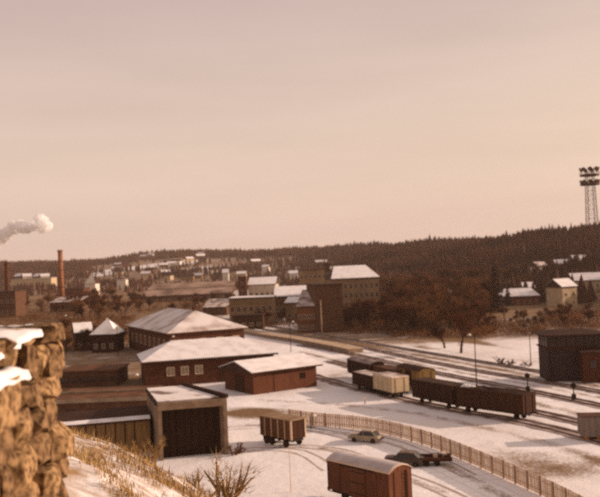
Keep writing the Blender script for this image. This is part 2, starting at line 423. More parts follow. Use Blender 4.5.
# --- hip-roofed goods building (front)
A = G(146, 388); u = Vector((.968, .25, 0))
bd = thing('goods_building', 'long dark brick building with snowy hip roof and three pale windows', 'building', A, rz_of(u))
walls(bd, 25, 14, 4.9, BRICK)
roof(bd, 25, 14, 4.9, 3.0, .8, 6.5, 6.5, DROOF, ROOFSNOW)
for x in (4.0, 6.7, 9.4): window(bd, (x, 0, 1.9), (1, 0, 0), (0, -1, 0), 1.5, 1.7, TANWOOD, PALEGLASS, 1)
MB().box(14.2, 16.6, -.07, .05, 0, 2.9).build('door', DARKWOOD, bd)
MB().box(17.0, 17.9, 8.6, 9.4, 5.9, 8.6).build('chimney', BRICK, bd)
# --- snowy-roofed shed with a corner towards us
C_ = G(254, 395); u = Vector((11, 7.3, 0)).normalized()
bd = thing('goods_shed', 'low red-brown shed with broad snowy roof, its corner pointing towards the box trailer', 'shed', C_, rz_of(u))
walls(bd, 13.2, 10.4, 3.9, mat('shed_boards', (.15, .075, .048), (.105, .054, .036), 1.2, stretch=(4, 4, .5)), 1.5, True, True)
roof(bd, 13.2, 10.4, 3.9, 1.5, .9, 0, 0, DROOF, ROOFSNOW)
MB().box(4.2, 7.2, -.08, .05, .1, 3.0).build('door', REDBROWN, bd)
MB().box(3.9, 7.5, -.12, .06, 3.05, 3.25).build('door_rail', DARKWOOD, bd)
MB().box(-.08, .05, 3.2, 6.6, .1, 3.0).build('door', DARKWOOD, bd)
window(bd, (9.6, 0, 1.7), (1, 0, 0), (0, -1, 0), 1.2, 1.1, DARKWOOD, GLASS, 1)
# --- big rear engine shed
C_ = Vector((-33, 203, 0)); u = Vector((17.8, 8.5, 0)).normalized(); v = Vector((-u.y, u.x, 0))
bd = thing('engine_shed', 'large brown engine shed with hipped end, its left roof slope dark', 'building', C_ + u*19.7, rz_of(v))
# local x runs back along v, local y = -u side
def eng():
    walls(bd, 42, 19.7, 6.6, BRICK)
    roof(bd, 42, 19.7, 6.6, 4.6, .9, 10, 9, SLATE, mat('engine_roof_snow', (.74, .69, .66), (.40, .32, .28), .22, .8, .33, .56, .03))
    MB().box(9.2, 10.0, 9.4, 10.3, 10.4, 12.6).build('chimney', BRICK, bd)
    for k in range(4): window(bd, (0, 16.4-k*4.4, 2.2), (0, -1, 0), (-1, 0, 0), 1.8, 2.6, TANWOOD2, GLASS, 2)
    for k in range(8): window(bd, (4+k*4.6, 19.7, 2.2), (1, 0, 0), (0, 1, 0), 1.8, 2.6, TANWOOD2, GLASS, 2)
eng()

# --- large open shed in front (leaning plan)
A = G(160, 461); Bp = G(229, 454.5)
u = (Bp-A).normalized(); W_ = (Bp-A).length
bd = thing('open_shed', 'big open-fronted concrete shed with dark doorway and patchy snow roof', 'shed', A, rz_of(u))
Hs = Ztop(A, 157, 404); D_ = 13.0; SH = -.06
def sheared(mb): 
    for p in mb.v: p.x = p.x*(1-.40*max(0, p.y)/D_) + SH*p.y
    return mb
post = .42; SHEDC = mat('old_concrete', (.27, .185, .12), (.17, .11, .07), 1.0)
for x in (0, W_-post): sheared(MB().box(x, x+post, 0, .7, 0, Hs-.8)).build('door_post', SHEDC, bd)
sheared(MB().box(0, W_, -.05,   .75, Hs-.798, Hs)).build('lintel', SHEDC, bd)
sheared(MB().box(0, .35, .702, D_, 0, Hs-.3)).build('side_wall', SHEDC, bd)
sheared(MB().box(W_-.35, W_, .702, D_, 0, Hs-.3)).build('side_wall', SHEDC, bd)
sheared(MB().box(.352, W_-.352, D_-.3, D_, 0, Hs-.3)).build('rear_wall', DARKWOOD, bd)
rf = sheared(MB().box(-.25, W_+.25, .76, D_+.3, Hs-.29, Hs+.02)).build('roof', DROOF, bd)
sheared(MB().box(.1, W_-.5, .9, D_, Hs+.021, Hs+.14)).build('snow_layer', mat('patchy_roof_snow', (.78, .73, .70), (.20, .14, .11), .32, .8, .36, .5, .03), rf)
sheared(MB().box(W_-.1, W_+.28, .2, D_+.32, Hs+.022, Hs+.5)).build('parapet', DROOF, bd)
for k in range(4):
    w1 = (W_-2*post)/4
    sheared(MB().box(post+k*w1+.02, post+(k+1)*w1-.02, 1.3, 1.4, .05, Hs-.9)).build('door_leaf', mat('shade_dark_doors', (.042, .027, .02), (.028, .019, .014), 1.5, stretch=(3, 3, .4)), bd)  # near-black boards: the shade inside the open doorway is put into their colour
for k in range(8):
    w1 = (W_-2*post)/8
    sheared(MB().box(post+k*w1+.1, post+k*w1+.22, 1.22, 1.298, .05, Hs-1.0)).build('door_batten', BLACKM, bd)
# --- low flat sheds at the left of it
A = G(48, 428); Bp = G(150, 424); u = (Bp-A).normalized(); L1 = (Bp-A).length
bd = thing('flat_shed', 'flat-roofed brown shed with pale fascia left of the open shed', 'shed', A, rz_of(u))
h1 = Ztop(Bp, 150, 396)
MB().box(0, L1, 0, 11, 0, h1-.5).build('wall', BRICK2, bd)
MB().box(-.3, L1+.2, -.4, 11.3, h1-.5, h1-.1).build('roof', DROOF, bd)
MB().box(-.3, L1+.2, -.52, -.402, h1-.52, h1+.05).build('fascia', CONC, bd)
MB().box(.2, L1-.2, .2, 10.8, h1-.099, h1).build('roof_felt', mat('roof_felt', (.22, .145, .095), (.12, .075, .05), .5), bd)
MB().box(.2, L1-.2, 5.2, 5.5, h1+.001, h1+.3).build('roof_rib', CONC, bd)
for k in range(5): window(bd, (L1-3.4-k*2.9, 0, 1.3), (1, 0, 0), (0, -1, 0), 1.6, 1.2, DARKWOOD, GLASS, 2)
A = G(46, 462); Bp = G(151, 452); u = (Bp-A).normalized(); L1 = (Bp-A).length
bd = thing('lean_to', 'long low lean-to with thin snowy roof edge in front of the flat shed', 'shed', A, rz_of(u))
h1 = Ztop(Bp, 150, 417)
MB().box(0, L1, 0, 5.5, 0, h1-.35).build('wall', mat('ochre_boards', (.27, .155, .06), (.16, .09, .04), 1, stretch=(4, 4, .4)), bd)
rf = MB().poly([(-.2, -.5, h1-.34), (-.2, 5.8, h1+.35), (-.2, 5.8, h1+.55), (-.2, -.5, h1-.12)], (L1+.3, 0, 0)).build('roof', DROOF, bd)
MB().poly([(-.15, -.45, h1-.1), (-.15, .9, h1+.04), (-.15, .9, h1+.14), (-.15, -.45, h1+.0)], (L1+.2, 0, 0)).build('snow_layer', ROOFSNOW, rf)
for k in range(9): MB().box(1.2+k*(L1-2)/9, 1.35+k*(L1-2)/9, -.07, .0, 0.02, h1-.4).build('wall_batten', DARKWOOD, bd)

# --- signal cabin at the right
A = G(549, 382); u = Vector((1, -.06, 0)).normalized()
bd = thing('signal_cabin', 'dark two-storey signal cabin with window band and overhanging roof beside the tracks', 'signal cabin', A, rz_of(u))
hb = Ztop(A, 545, 334)
MB().box(0, 9.5, 0, 7, 0, hb-2.7).build('wall', BLUEDARK, bd)
MB().box(-.25, 9.75, -.25, 7.25, hb-2.698, hb-2.45).build('sill_band', DARKWOOD, bd)
for k in range(7):
    MB().box(k*1.58-.02 if k else 0, k*1.58+.16, 0, .18, hb-2.449, hb-.45).build('window_post', BLUEDARK, bd)
for k in range(6): window(bd, (k*1.58+.17, .06, hb-2.44), (1, 0, 0), (0, -1, 0), 1.38, 1.95, DARKWOOD, mat('cabin_glass', (.045, .032, .026), (.025, .02, .016), 1, .3, spec=.25), 1)
for k in range(4): window(bd, (.04, .25+k*1.7+1.38, hb-2.44), (0, -1, 0), (-1, 0, 0), 1.38, 1.95, DARKWOOD, GLASS, 1)
MB().box(.2, 9.4, .25, 6.9, hb-2.44, hb-.46).build('cabin_core', DARKWOOD, bd)
roof(bd, 9.5, 7, hb-.2, .7, .9, 3.5, 3.5, DROOF, None)
MB().box(.4, .52, -.06, .0, 1.0, hb-3.2).build('drain_pipe', BLACKM, bd)
window(bd, (2.0, 0, 1.4), (1, 0, 0), (0, -1, 0), 1.0, 1.3, DARKWOOD, GLASS, 1)
A2 = A + u*5.0 + Vector((0, -2.6, 0))
bd2 = thing('brick_annex', 'red-brown lower annex in front of the signal cabin at the right edge', 'shed', A2, rz_of(u))
walls(bd2, 6.5, 2.35, 5.2, mat('annex_brick', (.11, .052, .036), (.08, .038, .028), 1))
MB().box(-.25, 6.8, -.3, 2.4, 5.002, 5.25).build('roof', DROOF, bd2)
window(bd2, (1.2, 0, 2.4), (1, 0, 0), (0, -1, 0), 1.1, 1.4, DARKWOOD, GLASS, 1)

# ------------------------------------------------------------------ rolling stock
def wheel(root, x, y, r=.46):
    wl = MB().tube((x, y-.07, r), (x, y+.07, r), r, n=14).build('wheel', BLACKM, root)
    MB().tube((x, y-.1, r), (x, y+.1, r), .13, n=8).build('hub', RAILM, wl)
def wagon(name, label, cat, pA, pB, W_, zt, body, roofm, kind='barrel', zb=1.05, group=None, side=1, doorm=None, snow=None, z0=.2):
    """pA, pB: ground points under the two ends of the side facing us; body lies to the left (side=1) of A->B or right"""
    u = (pB-pA); Ln = u.length; u.normalize(); v = Vector((-u.y, u.x, 0))*side
    c = (pA+pB)/2 + v*W_/2
    root = thing(name, label, cat, (c.x, c.y, 0), rz_of(u), group)
    h = Ln/2; w2 = W_/2
    MB().box(-h, h, -w2, w2, zb, zt).build('body', body, root)
    MB().box(-h+.1, h-.1, -w2+.35, w2-.35, zb-.28, zb-.002).build('underframe', BLACKM, root)
    n = max(4, int(Ln/1.35))
    for s in (-1, 1):
        for k in range(n+1):
            x = -h + k*(Ln-.12)/n
            MB().box(x, x+.12, s*w2 - (.0 if s > 0 else .07), s*w2+(.07 if s > 0 else .0), zb-.1, zt-.01).build('side_post', body, root)
        MB().box(-h, h, s*w2-(.0 if s > 0 else .09), s*w2+(.09 if s > 0 else 0), zb-.16, zb-.101).build('sole_bar', BLACKM, root)
        if doorm: MB().box(-.95, .95, s*w2-(0 if s > 0 else .12), s*w2+(.12 if s > 0 else 0), zb-.08, zt-.15).build('door', doorm, root)
        for e_ in (-1, 1):
            MB().tube((e_*h, s*.85, zb-.12), (e_*(h+.5), s*.85, zb-.12), .08, n=8).tube((e_*(h+.5), s*.85, zb-.12), (e_*(h+.56), s*.85, zb-.12), .2, n=10).build('buffer', BLACKM, root)
    for e_ in (-1, 1):
        for y in (-w2*.55, w2*.55):
            MB().box(e_*h-(.0 if e_ > 0 else .08), e_*h+(.08 if e_ > 0 else 0), y-.07, y+.07, zb-.05, zt-.02).build('end_post', body, root)
        for s in (-.76, .76):
            wheel(root, e_*(h-min(1.6, Ln*.2)), s, .46)
            MB().box(e_*(h-min(1.6, Ln*.2))-.25, e_*(h-min(1.6, Ln*.2))+.25, s*1.2-.05, s*1.2+.05, .45, zb-.2).build('axle_box', BLACKM, root)
    if kind == 'barrel':
        def arc(w_, z_, hh): return [(0, -w_+2*w_*i/10, z_+hh*(1-((i-5)/5)**2)) for i in range(11)]
        def barrel(w_, z_, hh, l_, tt):
            up = arc(w_, z_, hh); lo = [(p[0], p[1], p[2]-tt) for p in up[::-1]]
            return MB().poly([(-l_, p[1], p[2]) for p in up+lo][::-1], (2*l_, 0, 0))
        MB().poly([(-h+.01, p[1], p[2]) for p in arc(w2-.02, zt+.0, .48)][::-1], (Ln-.02, 0, 0)).build('roof_end', body, root)
        r = barrel(w2+.12, zt+.03, .5, h+.1, .06).build('roof', roofm, root)
        if snow: barrel(w2+.02, zt+.12, .5, h-.02, .08).build('snow_layer', snow, r)
    elif kind == 'flat':
        r = MB().box(-h-.08, h+.08, -w2-.08, w2+.08, zt+.002, zt+.1).build('roof', roofm, root)
        if snow: MB().box(-h, h, -w2, w2, zt+.101, zt+.2).build('snow_layer', snow, r)
    elif kind == 'open':
        mb = MB()
        for s in (-1, 1):
            mb.box(-h-.04, h+.04, s*w2-.09, s*w2+.09, zt, zt+.12)
        for e_ in (-1, 1): mb.box(e_*h-.08, e_*h+.08, -w2+.092, w2-.092, zt, zt+.119)
        mb.build('top_rim', body, root)
        mb = MB(); nx, ny = 14, 5; vs = []
        for i in range(nx+1):
            for j in range(ny+1):
                ex = 0 if i in (0, nx) or j in (0, ny) else 1
                vs.append((-h+.1+(Ln-.2)*i/nx, -w2+.1+(W_-.2)*j/ny, zt+.01+ex*(.12+.32*noise.noise(Vector((i*.5+Ln, j*.6, 3.1))))))
        fs = [(i*(ny+1)+j, (i+1)*(ny+1)+j, (i+1)*(ny+1)+j+1, i*(ny+1)+j+1) for i in range(nx) for j in range(ny)]
        mb.raw(vs, fs).build('load', roofm, root)
    return root
WDARK = mat('dark_wagon', (.055, .033, .024), (.035, .022, .017), 1.5, stretch=(4, 4, .5))
WDARK2 = mat('brown_wagon', (.072, .041, .027), (.045, .027, .019), 1.5, stretch=(4, 4, .5))
LOADM = mat('dark_load', (.06, .038, .026), (.035, .022, .017), 2, bump=.05)
# near boxcar
bc = wagon('boxcar', 'red-brown plank boxcar with snowy barrel roof, cut by the bottom edge', 'boxcar', G(329, 500), G(391, 517.5), 2.75, 3.75, REDBROWN, TANWOOD2, 'barrel', doorm=mat('boxcar_door', (.19, .105, .068), (.12, .065, .043), 1.5, stretch=(5, 5, .4)), snow=mat('roof_frost', (.62, .56, .54), (.42, .35, .32), .5), side=1)
Lb = (G(391, 517.5)-G(329, 500)).length/2
for s_ in (-1, 1):
    MB().box(-2.2, 2.2, s_*1.375-.16 if s_ < 0 else 1.375+.08, s_*1.375-.08 if s_ < 0 else 1.375+.16, 3.55, 3.66).build('door_rail', BLACKM, bc)
    MB().tube((.75, s_*1.52, 1.9), (.75, s_*1.52, 2.5), .03, n=6).build('door_handle', MASTM, bc)
    for k in range(3): MB().box(-.9, .9, s_*1.375-.135 if s_ < 0 else 1.375+.121, s_*1.375-.121 if s_ < 0 else 1.375+.135, 1.3+k*.95, 1.38+k*.95).build('door_strap', BLACKM, bc)
mb = MB()
for y in (.35, .75): mb.tube((Lb+.12, y, .9), (Lb+.12, y, 3.7), .025, n=5)
for k in range(8): mb.tube((Lb+.12, .35, 1.1+k*.34), (Lb+.12, .75, 1.1+k*.34), .02, n=5)
mb.build('ladder', BLACKM, bc)
# two dark wagons
ow = wagon('open_wagon', 'dark high-sided open wagon at the right end of the train', 'wagon', G(457, 412), G(524, 422), 2.7, 3.5, WDARK2, LOADM, 'open', group='dark freight train')
wagon('covered_wagon', 'dark flat-topped wagon coupled left of the high-sided open wagon', 'wagon', G(413, 402.5), G(453, 411), 2.7, 3.55, WDARK, DROOF, 'flat', group='dark freight train')
hp = MB()
for k in range(3):
    hp.tube((-5.0+k*.5, -.3+.2*k, 3.5), (-5.0+k*.5, -.3+.2*k, 3.95-.08*k), .75, .25, 9)
hp.build('snow_heap', SNOW, ow)
# front row of the small group
wagon('tarpaulin_wagon', 'short pale cream wagon, brightest of the wagon cluster', 'wagon', G(374, 394.5), G(393, 399.5), 3.0, 3.35, CREAM, TANWOOD3, 'flat', snow=THINSNOW)
wagon('short_wagon', 'short dark wagon with thin snow on top, left of the cream wagon', 'wagon', G(353, 389), G(372, 394), 2.6, 2.9, WDARK, DROOF, 'flat', snow=THINSNOW)
# rear row
wagon('roofed_wagon', 'dark wagon with frosty grey barrel roof, leftmost of the rear row', 'wagon', G(348, 377), G(371, 384), 2.8, 3.4, WDARK, SLATE, 'barrel', snow=mat('grey_frost', (.36, .30, .27), (.18, .13, .11), .5))
wagon('planked_wagon', 'brown planked wagon in the middle of the rear row, behind the cream wagon', 'wagon', G(374, 384), G(396, 390), 2.7, 3.2, mat('ochre_wagon', (.17, .10, .05), (.10, .06, .033), 1.5, stretch=(4, 4, .5)), SLATE, 'flat')
wagon('ochre_wagon', 'wagon with ochre boards and dark roof, right end of the rear row', 'wagon', G(398, 388), G(421, 394), 2.8, 3.7, mat('ochre_planks', (.26, .165, .06), (.15, .09, .035), 1.5, stretch=(4, 4, .5)), DROOF, 'barrel', doorm=WDARK)

# box trailer in the yard
pA = G(267.5, 444); pB = G(292, 449)
u = (pB-pA).normalized(); v = Vector((-u.y, u.x, 0)); Ln = 5.9; Wd = 2.4
c = pB - u*Ln/2 + v*Wd/2
bt = thing('box_trailer', 'brown box trailer standing alone on the snow in mid yard', 'trailer', (c.x, c.y, 0), rz_of(u))
TB = mat('trailer_boards', (.155, .10, .06), (.10, .065, .038), 1.2, stretch=(3, 3, .5))
h = Ln/2; w2 = Wd/2
MB().box(-h, h-.25, -w2, w2, 1.0, 3.3).build('body', TB, bt)
MB().box(-h-.1, h+.05, -w2-.08, w2+.08, 3.302, 3.42).build('roof', mat('trailer_roof', (.30, .20, .12), (.22, .145, .085), .8), bt)
for y in (-w2, w2-.14): MB().box(h-.249, h, y, y+.14, 1.0, 3.3).build('door_frame', TANWOOD2, bt)
for y0, y1 in ((-w2+.15, -.03), (.03, w2-.15)): MB().box(h-.249, h-.12, y0, y1, 1.05, 3.28).build('door', DARKWOOD, bt)
MB().box(-h+.1, h-.2, -w2+.3, w2-.3, .72, .998).build('chassis', BLACKM, bt)
for x in (-h+1.1, -h+2.1, h-1.2):
    for y in (-w2+.15, w2-.15):
        wl = MB().tube((x, y-.13, .46), (x, y+.13, .46), .46, n=14).build('wheel', BLACKM, bt)
        MB().tube((x, y-.15, .46), (x, y+.15, .46), .2, n=10).build('hub', MASTM, wl)
for k in range(5): MB().box(-h+.9+k*1.25, -h+1.0+k*1.25, -w2-.05, -w2, 1.0, 3.29).build('side_post', TANWOOD2, bt)
for s in (-.7, .7): MB().box(-h+.3, -h+.6, s-.3, s+.3, .3, .72).build('tool_box', DARKWOOD, bt)

# grey box at the right edge
pA = G(583, 441)
gb = thing('grey_container', 'grey box container on an orange skid at the right edge', 'container', (pA.x, pA.y, 0), -.1)
MB().box(0, 6, 0, 2.5, .45, 2.75).build('body', GREYBOX, gb)
MB().box(-.05, 6.05, -.05, 2.55, 2.752, 2.84).build('roof', SLATE, gb)
for k in range(9): MB().box(.1+k*.72, .18+k*.72, -.05, .0, .5, 2.7).build('rib', GREYBOX, gb)
for x in (.3, 1.6, 5.2): MB().box(x, x+.4, .1, 2.4, 0, .448).build('skid', ORANGE, gb)

# ------------------------------------------------------------------ cars
def car(name, label, p, rz, paint, snowm, Lc=4.1, Wc=1.6):
    root = thing(name, label, 'car', (p.x, p.y, 0), rz)
    h = Lc/2; w2 = Wc/2
    prof = [(-h, .35), (h, .35), (h, .62), (h-.15, .78), (h-1.15, .86), (h-1.2, .87), (-h+.5, .87), (-h+.06, .8), (-h, .6)]
    MB().poly([(x, -w2, z) for x, z in prof], (0, Wc, 0)).build('body', paint, root)
    cab = [(h-1.2, .868), (h-1.75, 1.36), (-h+.95, 1.38), (-h+.4, .868)]
    cb = MB()
    ws, wt_ = w2-.04, w2-.2
    P = [(cab[0][0], -ws, .868), (cab[0][0], ws, .868), (cab[3][0], ws, .868), (cab[3][0], -ws, .868),
         (cab[1][0], -wt_, 1.36), (cab[1][0], wt_, 1.36), (cab[2][0], wt_, 1.38), (cab[2][0], -wt_, 1.38)]
    cb.raw(P, [(0, 1, 5, 4), (1, 2, 6, 5), (2, 3, 7, 6), (3, 0, 4, 7), (4, 5, 6, 7), (3, 2, 1, 0)]).build('cabin_glass', GLASS, root)
    rf = MB().box(cab[2][0]-.05, cab[1][0]+.05, -wt_-.03, wt_+.03, 1.365, 1.42).build('car_roof', paint, root)
    for s in (-1, 1):
        for (x, xt) in ((cab[0][0], cab[1][0]), (0.02, 0.02), (cab[3][0], cab[2][0])):
            MB().tube((x, s*ws, .87), (xt, s*(wt_+.01), 1.38), .045, n=5).build('pillar', paint, root)
        for x in (h-.8, -h+.75):
            wl = MB().tube((x, s*(w2-.12), .31), (x, s*(w2+.02), .31), .31, n=14).build('wheel', BLACKM, root)
            MB().tube((x, s*(w2-.1), .31), (x, s*(w2+.04), .31), .16, n=10).build('hub_cap', MASTM, wl)
        MB().tube((h-.04, s*(w2-.28), .64), (h+.03, s*(w2-.28), .64), .1, n=10).build('headlight', LAMPW, root)
    for x in (-h, h): MB().box(x-.07, x+.07, -w2+.02, w2-.02, .4, .52).build('bumper', MASTM, root)
    if snowm:
        MB().box(cab[2][0], cab[1][0], -wt_, wt_, 1.421, 1.5).build('snow_layer', snowm, rf)
        MB().box(h-1.1, h-.2, -w2+.12, w2-.12, .865, .92).build('hood_snow', snowm, root)
    return root
p = G(366, 441.5)
car('parked_car', 'small tan car parked close to the board fence', p, math.radians(150), CARTAN, mat('car_snow', (.5, .42, .35), (.32, .25, .19), 1))
p = G(404, 465)
car('parked_car', 'dark car with a frosted roof parked behind the boxcar', p, math.radians(163), CARDARK, mat('car_frost', (.25, .20, .16), (.12, .09, .07), 2), 4.3, 1.65)
# low flat trailer loaded with scrap beside it
p = G(431, 464.5)
ft = thing('flat_trailer', 'low dark flat trailer loaded with scrap beside the frosted dark car', 'trailer', (p.x, p.y, 0), math.radians(-4))
MB().box(-2.2, 2.2, -.9, .9, .5, .66).build('deck', DARKWOOD, ft)
for s in (-1, 1):
    MB().box(-2.2, 2.2, s*.9-.04, s*.9+.04, .661, .95).build('side_board', mat('trailer_side', (.14, .075, .045), (.08, .045, .03), 2), ft)
    for x in (-.5, .6):
        MB().tube((x, s*.8-.1, .32), (x, s*.8+.1, .32), .32, n=12).build('wheel', BLACKM, ft)
MB().tube((-2.2, 0, .55), (-3.2, 0, .5), .06, n=6).build('drawbar', BLACKM, ft)
for k in range(9):
    x = random.uniform(-1.9, 1.6); y = random.uniform(-.6, .4)
    MB().obox((x, y, .67), (random.uniform(.3, .8), random.uniform(-.2, .2), .05), (random.uniform(-.1, .1), random.uniform(.2, .4), 0), (0, .05, random.uniform(.15, .5))).build('scrap_piece', random.choice([DARKWOOD, MASTM, REDBROWN, TANWOOD2]), ft)

# ------------------------------------------------------------------ fence
FP = [(290, 422), (320, 426), (357, 429.5), (393, 436), (430, 447), (467, 462), (503, 478), (540, 495), (575, 513), (610, 533)]
fl = spline(FP, step=.25)
cum = [0]
for a, b_ in zip(fl, fl[1:]): cum.append(cum[-1]+(b_-a).length)
def along(s):
    i = int(np.searchsorted(cum, s))-1; i = max(0, min(i, len(fl)-2))
    t_ = (s-cum[i])/(cum[i+1]-cum[i]); return fl[i].lerp(fl[i+1], t_), (fl[i+1]-fl[i]).normalized()
fence = thing('board_fence', 'long curving tan board fence running down through the snowy yard', 'fence', (0, 0, 0))
bm_ = [MB().box(-.148, .148, -.014, .014, 0.04, 1.78+.0*k).mesh('board', mt) for k, mt in enumerate((TANWOOD, TANWOOD2, TANWOOD3))]
pm_ = MB().box(-.055, .055, -.055, .055, -.2, 1.86).mesh('post', mat('post_wood', (.42, .28, .185), (.33, .215, .14), 2))
Lf = cum[-1]; nb = int(Lf/.36); 
for k in range(min(nb, 295)):
    p, tdir = along((k+.5)*Lf/min(nb, 295))
    o = link('board', random.choice(bm_), fence, p + Vector((0, 0, random.uniform(-.015, .02))))
    o.rotation_euler = (random.uniform(-.012, .012), random.uniform(-.012, .012), rz_of(tdir))
npost = int(Lf/2.2)
for k in range(npost+1):
    p, tdir = along(min(k*Lf/npost, Lf-.01)); nrm = Vector((-tdir.y, tdir.x, 0))
    o = link('post', pm_, fence, p - nrm*.10); o.rotation_euler = (random.uniform(-.02, .02), random.uniform(-.02, .02), rz_of(tdir))
for z in (.45, 1.35):
    ribbon(MB(), offset(fl[::4], -.045), .028, z, z+.09).build('rail', TANWOOD2, fence)

# ------------------------------------------------------------------ poles and lamps
def pole(name, label, cat, px, py, toppy, r=.09, arm=None, lamp=True, mt=BLACKM, base=None):
    b_ = base or G(px, py); top = Ztop(b_, px-(py-toppy)*math.tan(ROLL), toppy); H = top-b_.z
    root = thing(name, label, cat, b_)
    MB().tube((0, 0, -.1), (0, 0, H), r, r*.6, 8).build('shaft', mt, root)
    if arm:
        MB().tube((0, 0, H-.05), (arm[0], arm[1], H+.25), r*.5, r*.4, 6).build('arm', mt, root)
        if lamp: MB().tube((arm[0], arm[1], H+.05), (arm[0], arm[1], H+.3), .34, .12, 10).build('lamp_shade', LAMPW, root)
    return root, H
pole('yard_lamp', 'tall thin lamp post rising behind the dark train', 'lamp post', 477, 392, 335, .11, (-.9, -.5))
pole('yard_lamp', 'lamp post standing by the near end of the platform', 'lamp post', 291, 352, 322, .1, (.8, -.4))
pole('yard_lamp', 'lamp post with white shade at the left end of the board fence', 'lamp post', 311, 429, 416, .07, (.5, -.2))
pole('yard_lamp', 'lamp post with white shade beside the flat shed', 'lamp post', 141, 408, 375, .08, (-.4, -.3))
pole('yard_lamp', 'lamp post in front of the engine shed wall', 'lamp post', 173, 372, 337, .09, (.4, -.3))
pole('thin_pole', 'thin bare pole standing in the snow below the box trailer', 'pole', 291, 492, 446, .045, None, False, TANWOOD2)
pole('yard_lamp', 'lamp post left of the house with white roof', 'lamp post', 66, 356, 316, .1, (.4, -.3))
pole('yard_lamp', 'lamp post right of the house with white roof', 'lamp post', 118, 356, 325, .1, (-.4, -.3))
pole('wire_pole', 'thin pole in the snowy field left of the signal cabin', 'pole', 531, 366, 334, .1, None, False)
pole('wire_pole', 'pole close beside the left wall of the signal cabin', 'pole', 541, 368, 334, .12, None, False)
pole('wire_pole', 'wire pole in front of the tall dark mill', 'pole', 322, 333, 300, .14, None, False, TANWOOD2)
for px, py, tp, lb in ((528, 392, 374, 'squat dark signal with round head behind the end of the train'), (574, 400, 384, 'dark low signal on the tracks below the signal cabin')):
    r_, H = pole('rail_signal', lb, 'signal', px, py, tp, .12, None, False)
    MB().tube((0, -.1, H-.25), (0, .1, H-.25), .42, n=12).build('signal_disc', BLACKM, r_)
    MB().box(-.3, .3, -.2, .2, 0, .9).build('relay_box', BLACKM, r_)
p = G(365, 404)
s_ = thing('point_lever', 'small white point lever marker on the snow before the cream wagon', 'marker', p)
MB().tube((0, 0, 0), (0, 0, .5), .08, n=8).build('stem', MASTM, s_)
MB().box(-.28, .28, -.12, .12, .5, .95).build('head', LAMPW, s_)

# ------------------------------------------------------------------ factory blocks in the middle distance
def block(name, label, cat, px, py, wpx, toppy, depth, rz, wallm, roof_kind, rise=2.0, roofm=DROOF, snowm=None, wins=None, over=.5, hip=(0, 0), group=None, framem=None, base=None, panem=None):
    """base at the photo pixel of its front left corner, wpx wide in photo pixels"""
    b_ = base or hit(px, py); rzz = rz; Wd_ = wpx*b_.y/FPX/max(.3, math.cos(rzz)); h_ = Ztop(b_, px, toppy)-b_.z
    root = thing(name, label, cat, (b_.x, b_.y, b_.z-.3), rzz, group)
    h_ += .3
    gl, gr = (hip[0] == 0 and roof_kind == 'pitch'), (hip[1] == 0 and roof_kind == 'pitch')
    walls(root, Wd_, depth, h_, wallm, rise, gl, gr)
    if roof_kind == 'pitch': roof(root, Wd_, depth, h_, rise, over, hip[0], hip[1], roofm, snowm)
    elif roof_kind == 'flat':
        r = MB().box(-.3, Wd_+.3, -.3, depth+.3, h_-.2, h_+.15).build('roof', roofm, root)
        if snowm: MB().box(-.2, Wd_+.2, -.2, depth+.2, h_+.151, h_+.4).build('snow_layer', snowm, r)
    elif roof_kind == 'mono':     # falls towards us
        r = MB().poly([(-.3, -.4, h_-.18), (-.3, depth+.3, h_+rise), (-.3, depth+.3, h_+rise+.3), (-.3, -.4, h_+.12)], (Wd_+.6, 0, 0)).build('roof', roofm, root)
        if snowm: MB().poly([(-.2, -.3, h_+.13), (-.2, depth+.2, h_+rise+.31), (-.2, depth+.2, h_+rise+.5), (-.2, -.3, h_+.33)], (Wd_+.4, 0, 0)).build('snow_layer', snowm, r)
        MB().box(.1, Wd_-.1, depth-.3, depth, h_-.2, h_+rise).build('wall', wallm, root)
    if wins:
        nx, nz_, ww, wh, zb = wins
        for i in range(nx):
            for k in range(nz_):
                x = (i+.5)*Wd_/nx-ww/2; z = zb + k*(h_-zb-.5)/nz_
                window(root, (x, 0, z), (1, 0, 0), (0, -1, 0), ww, wh, framem or TANWOOD2, panem or GLASS, 1)
    return root, Wd_, h_
block('mill', 'tall dark mill block with blank shaded front, centre of the town', 'building', 317, 333, 27, 285, 22, .12, BRICK2, 'flat', snowm=None, wins=None)
block('mill_wing', 'sloping-roofed brown wing against the left side of the tall mill', 'building', 298, 333, 19.5, 307, 18, -.12, mat('wing_plaster', (.22, .13, .08), (.15, .09, .056), .3), 'mono', 4.5, DROOF, THINSNOW, wins=(4, 2, 1.2, 1.5, 1.2))
block('factory_hall', 'largest factory hall, pale walls, rows of windows and snowy hip roof', 'building', 334, 322, 47, 279, 26, .06, mat('hall_plaster', (.30, .20, .115), (.22, .145, .085), .2), 'pitch', 4.6, DROOF, ROOFSNOW, wins=(9, 4, 1.1, 2.0, 2.0), hip=(2.5, 3.5))
block('factory_block', 'flat tan block behind the tall mill and left of the factory hall', 'building', 301, 310, 27, 270, 15, 0.0, mat('block_plaster', (.30, .20, .11), (.21, .135, .075), .2), 'flat', roofm=SLATE, snowm=None, wins=(6, 3, 1.4, 1.6, 8))
block('stair_tower', 'slim tower between the flat tan block and the factory hall', 'tower', 327, 316, 5, 264, 6, 0, BRICK2, 'flat', wins=(1, 4, .9, 1.2, 5))
block('ochre_works', 'wide ochre works building with snow along its flat roof', 'building', 230, 327, 44, 299, 14, -.03, OCHRE, 'flat', roofm=DROOF, snowm=ROOFSNOW, wins=(7, 1, 1.6, 2.2, 5.6))
block('dark_store', 'low dark store in front of the ochre works', 'shed', 233, 330, 30, 316, 8, -.05, DARKWOOD, 'flat', roofm=DROOF, wins=(4, 1, 1.4, 1.2, 1.4))
